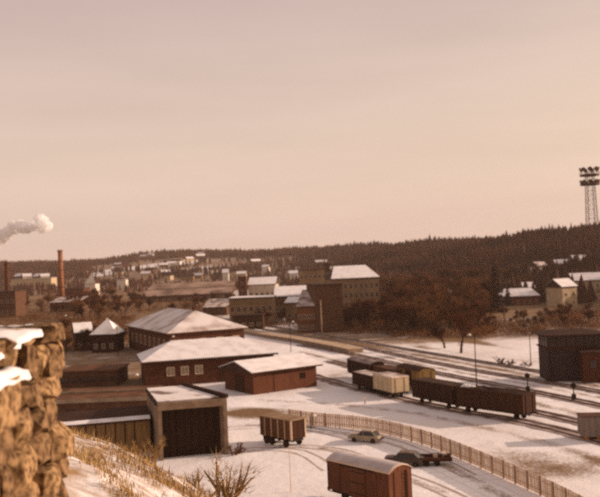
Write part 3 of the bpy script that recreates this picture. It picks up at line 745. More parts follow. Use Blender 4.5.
block('long_works', 'long works roof with bright snow strip left of the tall mill', 'building', 275, 318, 46, 297, 18, .0, BRICK2, 'mono', 3.5, DROOF, ROOFSNOW, wins=(8, 1, 1.6, 2, 3))
block('small_works', 'small works with snowy roof in front of the long works', 'building', 286, 322, 14, 303, 12, -.25, OCHRE, 'pitch', 2, DROOF, ROOFSNOW, wins=(2, 1, 1.5, 1.5, 2))
block('white_works', 'white rendered works above the ochre building', 'building', 249, 305, 27, 285, 25, -.05, mat('white_render', (.58, .49, .38), (.40, .33, .25), .15), 'pitch', 4, DROOF, ROOFSNOW, wins=(5, 1, 1.6, 2.2, 5))
block('brick_tower', 'narrow dark brick tower left of the white works', 'tower', 239, 306, 8, 277, 10, 0, BRICK, 'flat', wins=(1, 3, 1.2, 1.8, 4))
block('yellow_hut', 'small yellowish hut right of the white works', 'hut', 272, 303, 4, 283, 8, 0, OCHRE, 'flat', wins=(1, 2, 1, 1.4, 4))
block('long_warehouse', 'long low warehouse with dull snowy roof, nearer of the two behind the engine shed', 'warehouse', 140, 303, 92, 297, 22, .02, BRICK2, 'mono', 3.5, DROOF, mat('dull_snow', (.36, .25, .19), (.13, .08, .055), .08, .9, .38, .6), wins=(14, 1, 3, 1.4, 1.0))
block('long_warehouse', 'long low warehouse farther behind, its roof a thin pale strip below the hill', 'warehouse', 148, 295, 86, 290, 30, .02, BRICK2, 'mono', 4.5, DROOF, mat('dull_snow2', (.36, .25, .19), (.16, .10, .07), .06, .9, .38, .6), wins=None)
block('snowy_shed', 'shed with bluish snowy roof at the left of the ochre works', 'shed', 203, 316, 24, 308, 16, -.1, BRICK2, 'mono', 3, DROOF, THINSNOW)

block('brown_shed', 'low brown shed with bare flat roof behind the flat-roofed shed', 'shed', 60, 388, 58, 372, 9, -.02, BRICK2, 'flat', roofm=mat('brown_felt', (.17, .105, .065), (.09, .055, .036), .4), wins=(6, 1, 1.4, 1, 1.2), framem=DARKWOOD)
# chimneys
def chimney(label, px, py, toppy, dist, r0, r1, mt):
    b_ = AT(px, py, dist); b_.z = zz(b_.x, b_.y); top = Ztop(b_, px-(py-toppy)*math.tan(ROLL), toppy); H = top-b_.z
    root = thing('factory_chimney', label, 'chimney', b_)
    MB().tube((0, 0, -.5), (0, 0, H), r0, r1, 16).build('shaft', mt, root, True)
    MB().tube((0, 0, H-1.6), (0, 0, H+.05), r1*1.16, r1*1.2, 16).build('rim', mt, root)
    for k in range(5): MB().tube((0, 0, H*(.2+.15*k)), (0, 0, H*(.2+.15*k)+.35), (r0+(r1-r0)*(.2+.15*k))*1.03, None, 16).build('iron_band', MASTM, root)
    MB().box(-r0*1.8, r0*1.8, -r0*1.8, r0*1.8, -.5, 3.2).build('plinth', BRICK2, root)
chimney('tall slender brick chimney at left, topping the forest ridge', 62, 303, 250, 560, 2.0, 1.5, BRICKCH)
chimney('shorter brick chimney near the left edge', 8, 303, 262, 520, 1.7, 1.3, BRICK)

# houses: left, right, far town
def house(label, px, py, wpx, toppy, depth, rz, wallm, rise=2.4, snowm=ROOFSNOW, wins=(3, 1, 1.1, 1.3, 1.2), hip=(0, 0), group=None, name='house', over=.5, base=None):
    return block(name, label, 'house', px, py, wpx, toppy, depth, rz, wallm, 'pitch', rise, DROOF, snowm, wins, over, hip, group, TANWOOD3, base)
house('brown house with steep white pyramid roof left of the engine shed', 92, 353, 24, 335, 8.5, -.08, DARKWOOD, 4.2, ROOFSNOW, (3, 1, 1, 1.4, 1.4), (4.0, 4.0))
house('low dark house with white gable left of the pyramid-roofed house', 76, 351, 15, 333, 8, .35, DARKWOOD, 2.6, ROOFSNOW, (2, 1, 1, 1.2, 1.2))
house('long red-brown house with snowy roof beside the tall spruce', 503, 306, 36, 297, 12, -.05, mat('red_house', (.19, .075, .04), (.14, .055, .032), .5), 3.2, ROOFSNOW, (6, 1, 1.1, 1.5, 1.0), (2.5, 2.5))
house('cream house with pale gable near the right edge', 563, 307, 17, 287, 10, .4, CREAM, 3.2, ROOFSNOW, (2, 2, 1.0, 1.4, 1.2))
house('cream house with snowy roof at the right edge, behind the gabled one', 574, 296, 34, 281, 11, -.05, CREAM, 3.4, ROOFSNOW, (5, 2, 1.1, 1.4, 1.2))
house('small house with snowy roof peeping over the red-brown house', 521, 296, 14, 288, 9, 0, WHITEW, 2.6, ROOFSNOW, (2, 1, 1.1, 1.3, 1.2))
house('long house on the wooded hillside with snow-white roof at the right', 574, 266, 20, 261, 11, -.1, WHITEW, 3.4, ROOFSNOW, (4, 1, 1.2, 1.4, 1.2))
house('house with thin snow roof left of the hillside long house', 556, 268, 14, 264, 10, -.1, BRICK2, 2.6, ROOFSNOW, (3, 1, 1.1, 1.3, 1.0))
house('white-gabled house high in the trees above the red-brown house', 538, 273, 11, 266, 9, .3, WHITEW, 2.5, THINSNOW, (2, 1, 1.1, 1.3, 1.2))
house('small white house beside the left of the tall spruce', 484, 290, 7, 280, 7, .2, WHITEW, 3, ROOFSNOW, (1, 1, 1.1, 1.3, 1.4))
for px, py in ((396, 279), (405, 279), (389, 280)):
    house('small white house in the row of three under the dark hill', px, py, 4.5, 272.5, 7, .1, WHITEW, 2, None, (1, 1, 1.1, 1.3, 1.5), group='row of small white houses')
house('house with long snowy roof among bare trees, right of the two dark spruces', 436, 306, 16, 298, 9, -.1, BRICK2, 3, ROOFSNOW, (3, 1, 1.1, 1.3, 1.2))
house('house with snowy roof behind the two dark spruces', 416, 305, 14, 297, 9, -.1, CREAM, 3, ROOFSNOW, (2, 1, 1.1, 1.3, 1.2))
block('white_silo', 'white stepped silo building right of the tall chimney', 'silo', 85, 297, 11, 284, 12, -.1, WHITEW, 'pitch', 9, DROOF, WHITEW, None, .2, (5, 5))
block('white_store', 'small bright white store right of the stepped silo', 'building', 117, 289, 9, 280, 14, 0, WHITEW, 'flat', roofm=DROOF, snowm=ROOFSNOW)
block('industrial_hall', 'long white industrial hall behind the shorter chimney', 'building', 11, 289, 40, 279.5, 30, .04, CREAM, 'flat', roofm=DROOF, snowm=ROOFSNOW, wins=(12, 1, 3, 1.8, 2.5))
for k, (px, w_) in enumerate(((14, 7), (23, 8), (33, 6), (41, 8))):
    house('snowy gabled house behind the long white industrial hall', px, 285, w_, 276.5, 14, .3 if k % 2 else -.4, WHITEW if k % 2 else BRICK2, 4, ROOFSNOW, None, group='gabled roofs behind the industrial hall')
block('brown_works', 'brown works building right of the tall chimney base', 'building', 60, 300, 24, 289, 22, 0, BRICK, 'flat', roofm=DROOF, snowm=None, wins=(6, 1, 2, 2, 2))
block('snowy_works', 'low works with snowy lean roof at the foot of the tall chimney', 'building', 50, 312, 30, 303, 16, -.1, BRICK2, 'mono', 2.5, DROOF, THINSNOW, wins=(5, 1, 1.4, 1.4, 1.2))
block('dark_works', 'dark works building below the shorter chimney at the left edge', 'building', -6, 318, 22, 292, 18, 0, BRICK2, 'flat', wins=(4, 2, 1.6, 2, 2))
house('cream tower house standing white below the left hill', 223, 288, 6, 273, 9, 0, WHITEW, 4, ROOFSNOW, (1, 2, 1.3, 1.8, 3))
fl_spots = []
tries = 0
while len(fl_spots) < 44 and tries < 3000:
    tries += 1
    px = random.uniform(78, 330); py = random.uniform(254, 282)
    if px > 235 and py < 262: continue
    if not (257-(px-78)*.02 < py): continue
    dens = math.exp(-((px-165)/65)**2) + .25
    if random.random() > dens: continue
    b_ = hit(px, py)
    if b_.y > 1950 or b_.y < 700: continue
    if any((b_-q).length < 22 for q in fl_spots): continue
    fl_spots.append(b_)
for i, b_ in enumerate(fl_spots):
    root = thing('hillside_house', 'tiny distant house of the hillside town below the left ridge', 'house', (b_.x, b_.y, b_.z-.5), random.uniform(-.6, .6), 'houses of the distant hillside town')
    Lh, Dh, hh = random.uniform(9, 17), random.uniform(8, 11), random.uniform(4.5, 8)
    walls(root, Lh, Dh, hh, random.choice([WHITEW, OCHRE, BRICK2, BRICK2, BRICK, CREAM]), 3.2, True, True)
    roof(root, Lh, Dh, hh, 3.2, .6, 0, 0, DROOF, ROOFSNOW if random.random() < .42 else None)

# ------------------------------------------------------------------ floodlight mast on the right hill
b_ = AT(594, 262, 450); b_.z = zz(b_.x, b_.y)
top = Ztop(b_, 591, 172); H = top-b_.z
ms = thing('floodlight_mast', 'tall lattice floodlight mast with two lamp galleries above the right-hand forest', 'mast', b_)
def wd(z): return 3.1 - 1.3*z/H
for sx in (-1, 1):
    for sy in (-1, 1): MB().tube((sx*wd(0), sy*wd(0), -1), (sx*wd(H), sy*wd(H), H), .22, .17, 6).build('leg', MASTM, ms)
nseg = 11
for side_ in range(4):
    mb = MB()
    for k in range(nseg):
        za, zb_ = H*k/nseg, H*(k+1)/nseg
        def cr(s, z):
            w_ = wd(z); return {0: (s*w_, -w_, z), 1: (w_, s*w_, z), 2: (-s*w_, w_, z), 3: (-w_, -s*w_, z)}[side_]
        mb.tube(cr(-1, za), cr(1, zb_), .09, n=4).tube(cr(1, za), cr(-1, zb_), .09, n=4).tube(cr(-1, zb_), cr(1, zb_), .09, n=4)
    mb.build('lattice_bracing', MASTM, ms)
for z, r in ((H-7.2, 5.2), (H-2.2, 5.2)):
    pl = MB().tube((0, 0, z), (0, 0, z+.9), r, r, 16).build('gallery', MASTM, ms)
    mb = MB()
    for k in range(16):
        a = k*math.pi/8; mb.tube((r*math.cos(a), r*math.sin(a), z+.9), (r*math.cos(a), r*math.sin(a), z+2.0), .07, n=4)
        a2 = a+math.pi/8; mb.tube((r*math.cos(a), r*math.sin(a), z+2.0), (r*math.cos(a2), r*math.sin(a2), z+2.0), .08, n=4)
    mb.build('railing', MASTM, pl)
for z in (H-5.2, H+1.6):
    for k in range(9):
        a = k*2*math.pi/9+.25; c = Vector((4.4*math.cos(a), 4.4*math.sin(a), z)); d = Vector((math.cos(a), math.sin(a), -.35)).normalized()
        lm = MB().tube(c-d*.3, c+d*.7, .7, 1.25, 10).build('floodlight', MASTM, ms)
        MB().tube(c-Vector((0, 0, 1.9)), c-d*.1, .12, n=5).build('bracket', MASTM, lm)

# ------------------------------------------------------------------ trees
def twig_crown(seed, height, spread, ntw, trunk_h, tl=(.5, 1.3), tw=.05, levels=3):
    r_ = random.Random(seed); mb = MB(); tips = []
    def limb(p, d, ln, r, lv):
        q = p
        steps = 2
        for s in range(steps):
            d = (d + Vector((r_.uniform(-.2, .2), r_.uniform(-.2, .2), r_.uniform(-.02, .14)))).normalized()
            q2 = q + d*ln/steps
            mb.tube(q, q2, r*(1-.3*s), r*(.7-.25*s), 4 if lv else 6, False); q = q2
            tips.append((q.copy(), d.copy()))
        if lv >= levels: return
        for k in range(r_.choice((3, 4))):
            a = r_.uniform(0, 6.28); sp = spread*r_.uniform(.5, 1.15)
            nd = (d + Vector((math.cos(a)*sp, math.sin(a)*sp, r_.uniform(-.12, .3)))).normalized()
            limb(q - d*ln*r_.uniform(0, .35), nd, ln*r_.uniform(.55, .82), r*.5, lv+1)
    limb(Vector((0, 0, -.2)), Vector((0, 0, 1)), trunk_h, height*.02, 0)
    zmax = max(t_[0].z for t_ in tips); s_ = height*.93/zmax
    for p in mb.v: p *= s_; 
    tips = [(p*s_, d) for p, d in tips if p.z*s_ > height*.12]
    vs, fs = [], []
    for i in range(ntw):
        p, d = r_.choice(tips)
        p = p + Vector((r_.gauss(0, .03*height), r_.gauss(0, .03*height), r_.gauss(0, .028*height)))
        dd = (d + Vector((r_.gauss(0, .8), r_.gauss(0, .8), r_.gauss(.15, .5)))).normalized()
        ln = r_.uniform(*tl); sd = dd.orthogonal().normalized(); sd = (Matrix.Rotation(r_.uniform(0, 6.28), 3, dd) @ sd)*tw
        n = len(vs); vs += [p-sd, p+sd, p+dd*ln]; fs.append((n, n+1, n+2))
    return mb, MB().raw(vs, fs)
protos = []
for k, (hh, sp, th_) in enumerate(((10, .75, 2.4), (12, .6, 2.6), (9, .95, 1.4), (11, .8, 1.8))):
    a, b_ = twig_crown(20+k, hh, sp, 2300, th_, (.6, 1.7), .05)
    protos.append((a.mesh('trunk', BARK), b_.mesh('crown', [TWIG2, TWIG, mat('dark_twigs', (.10, .055, .032), (.06, .034, .02), .2), mat('pale_twigs', (.235, .15, .075), (.16, .095, .045), .2)][k]), hh))
def bare_tree(p, s, label, group=None, k=None, name='bare_tree'):
    tk, cr_, hh = protos[random.randrange(4) if k is None else k]
    root = thing(name, label, 'tree', (p.x, p.y, p.z), random.uniform(0, 6.28), group); root.scale = (s, s, s*random.uniform(.9, 1.1))
    link('trunk', tk, root); link('crown', cr_, root); return root
def conifer_mesh(seed, h_, r_base, tiers, per):
    r_ = random.Random(seed); vs, fs = [], []
    for i in range(tiers):
        t_ = i/(tiers-1); z = h_*(.08+.9*t_); rr = r_base*(1-t_)**.85+.12
        for k in range(per):
            a = r_.uniform(0, 6.28); ln = rr*r_.uniform(.6, 1.15); w_ = .16*h_/12+ln*.2
            d = Vector((math.cos(a), math.sin(a), r_.uniform(-.45, -.1))); sd = Vector((-math.sin(a), math.cos(a), r_.uniform(-.3, .3)))*w_
            p = Vector((0, 0, z+r_.uniform(-.3, .3)))
            n = len(vs); vs += [p, p+d*ln*.55+sd, p+d*ln, p+d*ln*.55-sd]; fs.append((n, n+1, n+2, n+3))
    tr = MB().tube((0, 0, -.3), (0, 0, h_*.97), h_*.016, .03, 6)
    return tr.mesh('trunk', BARK), MB().raw(vs, fs).mesh('crown', NEEDLE)
conp = [conifer_mesh(1, 12, 2.6, 26, 14), conifer_mesh(2, 12, 2.1, 24, 13)]
def conifer(px, py, toppy, label, k=0, group=None, wide=1.0, base=None):
    b_ = base or hit(px, py); h_ = Ztop(b_, px-(py-toppy)*math.tan(ROLL), toppy)-b_.z; s = h_/12
    root = thing('spruce_tree', label, 'tree', b_, random.uniform(0, 6.28), group); root.scale = (s*wide, s*wide, s)
    link('trunk', conp[k][0], root); link('crown', conp[k][1], root)
conifer(496, 312, 262, 'tall dark spruce beside the red-brown house', 0, None, 1.25)
conifer(414, 331, 296, 'left one of two dark spruces among bare trees beyond the tracks', 1, None, 1.2)
conifer(431, 330, 298, 'right one of two dark spruces among bare trees beyond the tracks', 0)
conifer(508, 306, 276, 'smaller dark spruce right behind the tall one', 1)
bare_tree(G(461, 353), 1.0, 'broad bare tree standing alone at the edge of the snowy field', None, 0)
bare_tree(G(445, 348), .7, 'smaller bare tree left of the broad lone bare tree', None, 2)
def scatter(n, box_, lab, grp, smin, smax):
    x0, x1, y0, y1 = box_; got = []
    for _ in range(n*8):
        if len(got) >= n: break
        p = hit(random.uniform(x0, x1), random.uniform(y0, y1))
        if any((p-q).length < 3.4 for q in got): continue
        got.append(p); bare_tree(p, random.uniform(smin, smax), lab, grp)
scatter(50, (385, 482, 316, 337), 'bare brown tree in the thicket beyond the tracks', 'bare trees beyond the tracks', .7, 1.15)
scatter(60, (372, 500, 292, 318), 'bare brown tree farther back in the wood below the dark hill', 'bare trees below the dark hill', .9, 1.45)
scatter(18, (480, 545, 318, 331), 'bare brown tree in front of the red-brown house', 'bare trees in front of the red-brown house', .22, .42)
scatter(16, (543, 600, 315, 328), 'bare brown tree above the signal cabin roof', 'bare trees above the signal cabin', .3, .5)
scatter(22, (330, 385, 318, 333), 'bare brown tree in front of the factory hall', 'bare trees in front of the factory hall', .5, .9)
scatter(36, (66, 135, 300, 322), 'bare brown tree among the roofs left of the engine shed', 'bare trees left of the engine shed', .6, 1.0)
scatter(16, (0, 64, 302, 318), 'bare brown tree below the chimneys at left', 'bare trees below the chimneys', .6, 1.0)
scatter(10, (255, 300, 318, 327), 'bare brown tree in front of the long works', 'bare trees in front of the works', .4, .6)
scatter(9, (62, 128, 334, 352), 'bare brown tree between the house with pyramid roof and the sheds', 'bare trees by the pyramid-roofed house', .45, .7)
scatter(24, (505, 600, 270, 293), 'bare brown tree among the hillside houses at right', 'bare trees among the right-hand houses', .45, .75)
scatter(26, (130, 235, 303, 313), 'bare brown tree between the long warehouse and the engine shed', 'bare trees behind the engine shed', .5, .8)
# low hedge bushes on the snowy field
BUSH = []
for px, py, s in ((500, 363, .62), (504.5, 363.5, .7), (509, 364.2, .62), (512.5, 365, .5), (524, 366, .55), (527.5, 366.6, .5)):
    BUSH.append((G(px, py), s))

# forest on the hills: one mass
def forest():
    vs, fs = [], []; cnt = 0
    P = []
    n_try = 60000
    px = rng.uniform(-60, 660, n_try); u_ = rng.uniform(0, 1, n_try)
    a = np.arctan((px-300)/FPX)
    r0 = np.interp(a, _a, SK_R0); r1 = np.interp(a, _a, SK_R1)
    r = r0*.98 + (r1*1.04-r0*.98)*u_
    x, y = r*np.sin(a), r*np.cos(a)
    t_ = (r-r0)/(r1-r0)
    dens = np.where(px > 300, .5, .16)
    dens = np.where(t_ > .72, .9, dens)
    dens = np.where((px < 130) & (t_ > .35), .85, dens)
    dens = np.where((px > 300) & (t_ > .12), .85, dens)
    dens = np.where((px > 500) & (t_ < .3), .22, dens)
    clump = np.sin(x*.02+1)*np.sin(y*.012+2)+.5*np.sin(x*.05+y*.03)
    town = (px > 90) & (px < 260) & (t_ > .1) & (t_ < .72)
    dens = np.where(town, np.clip(.22+.32*clump, .06, .6), dens)
    ok = rng.uniform(0, 1, n_try) < dens*.62
    x, y = x[ok], y[ok]
    hs = [(q.x, q.y) for q in fl_spots] + [(o.location.x, o.location.y) for o in bpy.data.objects if o.name.startswith('house')]
    for hx, hy in hs:
        k = ((x-hx-6)**2/200 + np.where(y < hy+12, (y-hy-4)**2/ 1400, 9)) > 1
        x, y = x[k], y[k]
    for ex, ey, er in [(hit(q[0], q[1]).x, hit(q[0], q[1]).y, q[2]) for q in ((175, 263, 75), (215, 266, 50), (130, 267, 60), (150, 262, 50))]:
        k = ((x-ex)**2 + ((y-ey)/1.6)**2 > er**2) | (rng.uniform(0, 1, len(x)) < .12); x, y = x[k], y[k]
    z = Z(x, y); n = len(x)
    h_ = (10+2.5*np.sin(x*.013)*np.cos(y*.019)+1.5*np.sin(x*.06+y*.05))*rng.uniform(.65, 1.12, n)*np.where(rng.uniform(0, 1, n) < .04, 1.25, 1); rb = h_*rng.uniform(.17, .26, n)
    S = 6
    V_, F_ = [], []
    base = 0
    for (zb_, zt_, k) in ((.06, .62, 1.0), (.36, 1.0, .68)):
        th = rng.uniform(0, 6.28, n)
        ring = []
        for s in range(S):
            aa = th + s*2*math.pi/S; rr = rb*k*rng.uniform(.7, 1.25, n)
            ring.append(np.stack([x+rr*np.cos(aa), y+rr*np.sin(aa), z+h_*(zb_+rng.uniform(-.05, .05, n))], -1))
        apex = np.stack([x+rng.normal(0, .15, n), y, z+h_*zt_], -1)
        V_.append(np.concatenate(ring+[apex])); 
        id_ = np.arange(n)
        for s in range(S):
            F_.append(np.stack([base+s*n+id_, base+((s+1) % S)*n+id_, base+S*n+id_], -1))
        base += (S+1)*n
    me = np_mesh('forest', np.concatenate(V_), np.concatenate(F_), FORESTM)
    tag(link('forest', me), 'dense dark conifer forest covering the hills behind the town', 'forest', kind='stuff')
    return n
nfor = forest()

def brush():
    regs = ((385, 490, 312, 338, 15000), (372, 500, 288, 314, 15000), (330, 388, 314, 334, 7000), (545, 602, 312, 330, 6000), (470, 545, 322, 336, 4000), (60, 135, 300, 326, 11000), (-5, 64, 300, 320, 8000), (130, 240, 300, 314, 9000), (500, 600, 262, 298, 9000), (255, 300, 318, 328, 2500), (62, 128, 338, 352, 5000), (-5, 130, 318, 340, 11000))
    vs = []
    for x0, x1, y0, y1, n in regs:
        c = [[hit(x0+(x1-x0)*i/7, y0+(y1-y0)*j/4) for j in range(5)] for i in range(8)]
        for _ in range(n//40):
            fx, fy = random.uniform(0, 6.999), random.uniform(0, 3.999); i, j = int(fx), int(fy); a_, b_ = fx-i, fy-j
            p = (c[i][j]*(1-a_)+c[i+1][j]*a_)*(1-b_) + (c[i][j+1]*(1-a_)+c[i+1][j+1]*a_)*b_
            R1 = random.uniform(1.0, 2.4)
            for _k in range(40):
                q = Vector((p.x+random.gauss(0, R1), p.y+random.gauss(0, R1), p.z+random.uniform(-.1, 1.3)))
                d = Vector((random.gauss(0, .5), random.gauss(0, .5), random.uniform(.4, 1.2)))*random.uniform(.5, 1.3)
                sd = Vector((random.uniform(-1, 1), random.uniform(-1, 1), random.uniform(-.3, .3)))*.11
                vs += [q-sd, q+sd, q+d]
    v = np.array([tuple(p) for p in vs]); f = np.arange(len(v)).reshape(-1, 3)
    tag(link('undergrowth', np_mesh('undergrowth', v, f, mat('brush_twigs', (.23, .135, .06), (.09, .048, .025), .05))), 'brown leafless undergrowth filling the ground between the town trees', 'undergrowth', kind='stuff')
brush()

# ------------------------------------------------------------------ rough stone wall at the left
XW = -2.92; YE = 10.05; ZT = 21.43
wall = thing('stone_wall', 'rough sunlit stone wall with snow on top at the left edge', 'wall', (XW, YE, 18.5))
def P_(x, y, z): return Vector((x-XW, y-YE, z-18.5))
def top_z(y): return ZT + .02*math.sin(y*2.1) - .09*max(0, 9.6-y)
stone_n = 0
def stone(cx, cy, cz, sx, sy, sz, mt, seed):
    import bmesh
    q_ = random.Random(seed); bm = bmesh.new(); bmesh.ops.create_cube(bm, size=1.0)
    for v_ in bm.verts: v_.co = Vector((v_.co.x*sx*1.06, v_.co.y*sy*1.14, v_.co.z*sz*1.12))
    for k in range(8):                                    # chip it with random planes
        n_ = Vector((q_.uniform(.1, 1.2), q_.gauss(0, .75), q_.gauss(0, .75))).normalized()
        e_ = abs(n_.x)*sx/2+abs(n_.y)*sy/2+abs(n_.z)*sz/2
        bmesh.ops.bisect_plane(bm, geom=bm.verts[:]+bm.edges[:]+bm.faces[:], plane_co=n_*e_*q_.uniform(.70, .95), plane_no=n_, clear_outer=True)
        ed = [e2 for e2 in bm.edges if e2.is_boundary]
        if ed: bmesh.ops.contextual_create(bm, geom=ed)
    bmesh.ops.triangulate(bm, faces=bm.faces[:])
    bmesh.ops.subdivide_edges(bm, edges=[e2 for e2 in bm.edges if e2.calc_length() > .12], cuts=1)
    bmesh.ops.triangulate(bm, faces=bm.faces[:])
    for v_ in bm.verts:
        v_.co += noise.noise_vector(v_.co*5+Vector((seed, seed*2, 0)))*.012
    bmesh.ops.recalc_face_normals(bm, faces=bm.faces[:])
    me = bpy.data.meshes.new('stone'); bm.to_mesh(me); bm.free(); me.materials.append(mt)
    return link('stone', me, wall, P_(cx, cy, cz))
r_ = random.Random(11)
z = 18.35; row = 0
while z < ZT-.1:
    hh = r_.uniform(.22, .5)
    if z+hh > ZT-.14: hh = ZT-z
    y = 5.0 + r_.uniform(0, .3)
    while y < YE-.05:
        ln = r_.uniform(.16, .48)
        if y+ln > YE-.22: ln = YE-y + r_.uniform(-.08, .06)
        if r_.random() > .09 or y > 9.5:
            dx = r_.uniform(-.17, .06)
            hz = hh*r_.uniform(.94, 1.0)
            tz = min(z+hz, top_z(y)+.02)
            stone(XW-.3+dx, y+ln/2, (z+tz)/2, .62+r_.uniform(0, .08), ln-.005, max(.15, tz-z-.005), STONE if r_.random() < .55 else STONED, r_.uniform(0, 90)).rotation_euler = (r_.uniform(-.10, .10), r_.uniform(-.05, .05), r_.uniform(-.10, .10))
        y += ln
    # end face stones going left behind the corner
    x = XW-.62
    while x > XW-2.2:
        ln = r_.uniform(.35, .7)
        stone(x-ln/2, YE-.25+r_.uniform(-.05, .05), z+hh/2, ln-.03, .5, hh-.03, STONE, r_.uniform(0, 90)); x -= ln
    z += hh; row += 1
MB().obox(P_(XW-2.4, 2.0, 17.6), (2.4-.42, 0, 0), (0, YE-2.35, 0), (0, 0, ZT-.22-17.6)).build('rubble_core', MORTAR, wall)
# snow lying on the wall top
nx, ny = 26, 46; vs = []; fs = []
for i in range(nx+1):
    for j in range(ny+1):
        y = 4.5 + (YE+.05-4.5)*j/ny
        edge = -.06 - .16*noise.noise(Vector((y*1.6, 2.3, 0))) - .22*abs(noise.noise(Vector((y*3.1, 7.3, 1)))) - .3*max(0, y-9.3) - .04*noise.noise(Vector((y*9, 1, 1)))
        x = XW + edge - (2.3+edge)*(i/nx)**1.5
        h_ = .03*min(1, (XW+edge-x)/.25)**.5 + .085*noise.noise(Vector((x*1.5, y*1.5, 0))) + .02*noise.noise(Vector((x*6, y*6, 0)))
        endf = min(1, (YE+.06-y)/.35)**.5
        vs.append(P_(x, y, top_z(y)-.03 + h_*endf - (.05 if i == 0 else 0)))
for i in range(nx):
    for j in range(ny):
        k = i*(ny+1)+j; fs.append((k, k+1, k+ny+2, k+ny+1))
MB().raw(vs, fs).build('snow_cap', mat('wall_snow', (.84, .81, .80), (.74, .69, .66), 1.5, .8, .3, .6, .03), wall, True)

# a lower ledge with snow, nearer along the face
for k in range(4):
    stone(XW+.0, 5.75+k*.62, 20.84, .36, .66, .4, STONE, 40+k*3.3)
nx, ny = 8, 24; vs = []; fs = []
for i in range(nx+1):
    for j in range(ny+1):
        y = 5.5+2.75*j/ny; x = XW-.06+(.26+.06*noise.noise(Vector((y*3, 0, 5))))*i/nx
        vs.append(P_(x, y, 21.05+.09*math.sin(math.pi*min(1, (i+.6)/nx*.8))*min(1, (8.3-y)/.3)+.03*noise.noise(Vector((x*6, y*6, 2)))-(.08 if i == nx else 0)))
for i in range(nx):
    for j in range(ny):
        k = i*(ny+1)+j; fs.append((k, k+ny+1, k+ny+2, k+1))
MB().raw(vs, fs).build('ledge_snow', MATS['wall_snow'], wall, True)

# ------------------------------------------------------------------ dry grass and shrubs on the slope
def grass():
    n = 120000
    px = rng.uniform(40, 360, n); d = 12+ 43*rng.uniform(0, 1, n)**1.2
    a = np.arctan((px-300)/FPX); x, y = d*np.tan(a)*1.0, d
    keep = (x > XW+.25) | (y > YE+.6)
    cl = np.sin(x*1.9+3)*np.sin(y*1.3+1)+.6*np.sin(x*4.3+y*2.1)+.4*np.sin(x*.7-y*.5)
    keep &= rng.uniform(0, 1, n) < np.clip(.22+.40*cl, .02, 1)
    x, y = x[keep], y[keep]; n = len(x); z = Z(x, y)
    h_ = rng.uniform(.04, .12, n)*(1+1.3*(rng.uniform(0, 1, n) < .10))*(1+np.clip((y-22)*.10, 0, 1.6))
    w_ = rng.uniform(.003, .007, n)*(1+y*.03); th = rng.uniform(0, 6.28, n)
    lean = rng.normal(0, .38, (n, 2))
    b0 = np.stack([x-w_*np.cos(th), y-w_*np.sin(th), z-.05], -1); b1 = np.stack([x+w_*np.cos(th), y+w_*np.sin(th), z-.05], -1)
    m0 = np.stack([x-w_*.8*np.cos(th)+lean[:, 0]*h_*.4, y-w_*.8*np.sin(th)+lean[:, 1]*h_*.4, z+h_*.6], -1); m1 = m0 + (b1-b0)*.8
    tp = np.stack([x+lean[:, 0]*h_, y+lean[:, 1]*h_, z+h_], -1)
    i = np.arange(n)
    V_ = np.concatenate([b0, b1, m0, m1, tp])
    F_ = np.concatenate([np.stack([i, n+i, 3*n+i], -1), np.stack([i, 3*n+i, 2*n+i], -1), np.stack([2*n+i, 3*n+i, 4*n+i], -1)])
    tag(link('dry_grass', np_mesh('dry_grass', V_, F_, GRASSM)), 'dry yellow grass on the snowy bank below the wall', 'grass', kind='stuff')
grass()
shp = []
for k, (hh, sp, th_, nt_) in enumerate(((3, .7, .4, 420), (2.6, 1.0, .3, 420), (3.6, .5, .6, 380), (1.9, 1.5, .2, 900))):
    a, b_ = twig_crown(60+k, hh, sp, nt_, th_, (.25, .7), .016, 2)
    mt = OTWIG if k < 3 else TWIG
    shp.append((a.mesh('stem', mt), b_.mesh('twigs', mt)))
def shrub(x, y, s, label, group, k=None, name='dry_shrub', cat='shrub'):
    k = random.randrange(3) if k is None else k
    root = thing(name, label, cat, (x, y, zz(x, y)), random.uniform(0, 6.28), group); root.scale = (s, s, s*random.uniform(.8, 1.15))
    link('stem', shp[k][0], root); link('twigs', shp[k][1], root)
for i in range(40):
    px = random.uniform(165, 326); d = random.uniform(36, 48)
    shrub((px-305)/FPX*d, d, random.uniform(.3, .62), 'ochre dry shrub low along the bottom edge below the open shed', 'dry shrubs along the bottom edge')
for i in range(9):
    px = random.uniform(70, 165); d = random.uniform(30, 40)
    shrub((px-305)/FPX*d, d, random.uniform(.3, .5), 'dry shrub on the bank in front of the lean-to', 'dry shrubs before the lean-to')
for q, s in BUSH: shrub(q.x, q.y, s, 'low dark bush on the snowy field before the signal cabin', 'low bushes on the snowy field', 3, 'low_bush', 'bush')
p = AT(231, 492, 44); shrub(p.x, p.y, 1.5, 'tallest ochre sapling standing before the right end of the open shed', None, 2, 'dry_sapling', 'sapling')
p = G(232, 455); shrub(p.x, p.y, .8, 'dark low bush at the right corner of the open shed', None, 3, 'low_bush', 'bush')

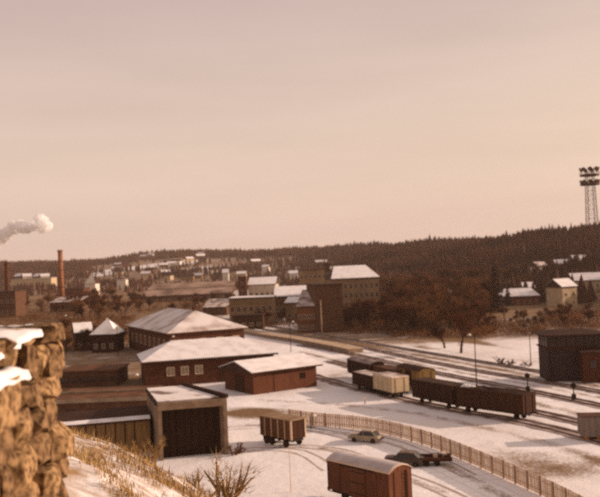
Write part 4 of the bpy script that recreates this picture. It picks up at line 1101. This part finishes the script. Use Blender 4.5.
# ------------------------------------------------------------------ steam plume over the left edge
SM = bpy.data.materials.new('steam'); SM.use_nodes = True; t = SM.node_tree; t.nodes.clear()
o_ = t.nodes.new('ShaderNodeOutputMaterial'); pv = t.nodes.new('ShaderNodeVolumePrincipled')
pv.inputs['Color'].default_value = (1, 1, 1, 1); pv.inputs['Anisotropy'].default_value = 0.0
tcn = t.nodes.new('ShaderNodeTexCoord'); nn = t.nodes.new('ShaderNodeTexNoise'); nn.inputs['Scale'].default_value = .13; nn.inputs['Detail'].default_value = 4
t.links.new(tcn.outputs['Object'], nn.inputs[0])
mr = t.nodes.new('ShaderNodeMapRange'); mr.inputs[1].default_value = .36; mr.inputs[2].default_value = .52; mr.inputs[3].default_value = 0; mr.inputs[4].default_value = .4
t.links.new(nn.outputs[0], mr.inputs[0]); t.links.new(mr.outputs[0], pv.inputs['Density']); t.links.new(pv.outputs[0], o_.inputs['Volume'])
mb = MB(); import bmesh
for px, py, rr in ((-6, 241, 13), (3, 237, 12), (8, 232, 9), (14, 228, 11), (21, 227, 11), (27, 229, 8), (36, 226, 9), (41, 222, 12), (47, 226, 9), (43, 229, 8), (-14, 238, 12)):
    c = AT(px, py, 1300); bm = bmesh.new(); bmesh.ops.create_icosphere(bm, subdivisions=3, radius=rr)
    vv = []
    for v_ in bm.verts:
        d = v_.co.normalized(); vv.append(c + v_.co*(1+.35*noise.noise(d*2.2+c*.01)))
    mb.raw(vv, [tuple(q.index for q in f_.verts) for f_ in bm.faces]); bm.free()
tag(mb.build('steam', SM), 'pale cloud of steam drifting above the left ridge', 'steam', kind='stuff')

# ------------------------------------------------------------------ air
HZ = bpy.data.materials.new('haze_air'); HZ.use_nodes = True; t = HZ.node_tree; t.nodes.clear()
o_ = t.nodes.new('ShaderNodeOutputMaterial'); pv = t.nodes.new('ShaderNodeVolumePrincipled')
pv.inputs['Color'].default_value = (.95, .76, .64, 1); pv.inputs['Density'].default_value = .00009; pv.inputs['Anisotropy'].default_value = .3
t.links.new(pv.outputs[0], o_.inputs['Volume'])
tag(MB().box(-2600, 2600, -300, 9500, -1.5, 88).build('haze', HZ), 'thin warm winter haze over the town and yard', 'haze', kind='stuff')
print('forest trees', nfor, 'objects', len(bpy.data.objects))
